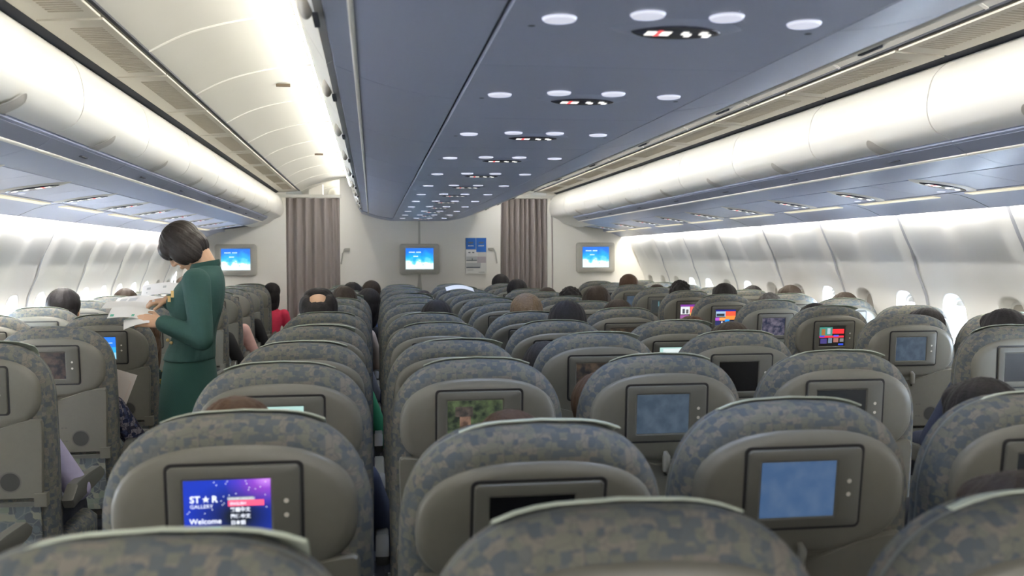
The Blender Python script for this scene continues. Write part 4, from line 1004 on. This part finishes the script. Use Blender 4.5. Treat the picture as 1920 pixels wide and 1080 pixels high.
    b = MB(); torso(b, [(-.045, 0, .46, .125, .165), (-.045, 0, .62, .130, .178), (-.042, 0, .78, .128, .182), (-.038, 0, .90, .118, .172), (-.034, 0, .99, .104, .155)], SKIRT, 36); obj('skirt', b, r, 60)
    b = MB(); b.tube([(-.145, -.188, 1.156), (-.150, -.186, 1.158)], [.024, .024], GOLD, 12)
    for s in (-1, 1):
        b = MB(); b.caps((.0, s*.07, .045), (-.15, s*.075, .032), .042, .032, BLACK); b.box(.0, .025, s*.07-.012, s*.07+.012, .001, .05, BLACK); link('shoe', remeshed(b, .006, 2, 'pump'), r)
        link('eye', EYE, r, tuple(hc+R @ Vector((s*.030, .074, .004))))
    b = MB(); b.ell((-.205, .068, 1.232), (.007, .009, .006), PAPER, None, 8, 6); obj('ring', b, r, 60)
attendant()

# papers and other hand-held things
def leaf(name, label, cat, c, u, v, w, h, m, bend=.01, group=None, prints=()):
    b = MB(); c = Vector(c); u = Vector(u).normalized(); v = Vector(v); v = (v-u*v.dot(u)).normalized(); n = u.cross(v); N = 8; vs = []; 
    for k, off in ((0, 0), (1, .0015)):
        for i in range(N+1):
            s_ = i/N-.5
            for t in (-.5, .5): vs.append(c+u*(w*s_)+v*(h*t)+n*(bend*math.cos(PI*s_)+off))
    q = 2*(N+1); fs = [(2*i, 2*i+1, 2*i+3, 2*i+2) for i in range(N)]+[(q+2*i, q+2*i+2, q+2*i+3, q+2*i+1) for i in range(N)]
    fs += [(0, q, q+1, 1), (2*N, 2*N+1, q+2*N+1, q+2*N)]+[(2*i+e, 2*i+2+e, q+2*i+2+e, q+2*i+e) for i in range(N) for e in (0, 1)]
    b.add(vs, fs, m)
    for (x0, x1, y0, y1, pm) in prints:
        P = [c+u*(w*(x-.5))+v*(h*(y-.5))+n*(bend*math.cos(PI*(x-.5))+sg_*.003) for sg_ in (1,) for x, y in ((x0, y0), (x1, y0), (x1, y1), (x0, y1))]; b.add(P, [(0, 1, 2, 3)], pm)
        P = [p-n*.0035-n*.001 for p in P]; b.add(P, [(0, 1, 2, 3)], pm)
    o = obj(name, b, smooth=50); return tag(o, label, cat, group)
G1 = 'sheets of paper in the left aisle'
leaf('paper_sheet', 'white form with green print in the flight attendant\'s near hand', 'paper', on_y(246, 590, 4.50), (1, .1, -.10), (0, 1, .35), .18, .12, PAPER, .012, G1, ((.05, .6, .1, .3, PAPERG),))
leaf('paper_sheet', 'folded white sheet held lowest by the flight attendant', 'paper', on_y(256, 603, 4.44), (1, .1, .28), (0, 1, .5), .11, .09, PAPER, .006, G1)
leaf('paper_sheet', 'white page lying flat under the flight attendant\'s pointing fingers', 'paper', on_y(238, 574, 4.68), (1, .05, -.05), (0, 1, .22), .20, .12, PAPER, .006, G1)
leaf('newspaper', 'open white newspaper held up behind the flight attendant\'s hands', 'newspaper', on_y(312, 545, 6.6), (1, .1, .02), (0, 1, .5), .30, .15, PAPER, .02, None, ((.1, .9, .2, .3, LG), (.1, .5, .5, .7, LG)))
leaf('newspaper', 'white magazine pages spread over a left window seat', 'magazine', on_y(262, 566, 6.0), (1, 0, 0), (0, 1, .25), .28, .16, PAPER, .015, None, ((.1, .45, .3, .7, LG),))
leaf('menu_card', 'cream printed card held out beside navy floral sleeve, left aisle', 'card', on_y(215, 728, 4.52), (1, .2, -.38), (.35, 0, 1), .14, .17, mat('card_cream', (.62, .56, .52), .8), .006, None, ((.1, .9, .78, .8, PAPERT), (.1, .9, .2, .22, PAPERT), (.1, .12, .2, .8, PAPERT), (.88, .9, .2, .8, PAPERT)))
leaf('newspaper', 'white cloth draped over a far centre seat top', 'newspaper', on_y(862, 543, 7.0), (1, 0, -.04), (0, 1, .18), .20, .13, PAPER, .02)  # white cloth over the seat top, built as a bent sheet
b = MB(); b.box(-.085, .085, -.11, .11, 0, .17, mat('orange_bag', (.80, .12, .02), .6)); 
o = obj('bag', b, loc=(-.545, 2.05, .48)); tag(o, 'bright orange bag between the two nearest centre-left seats', 'bag')

# person half hidden at the right curtain
o = person('D12', 948, 488, 'short', 'black', 'brown') if False else None
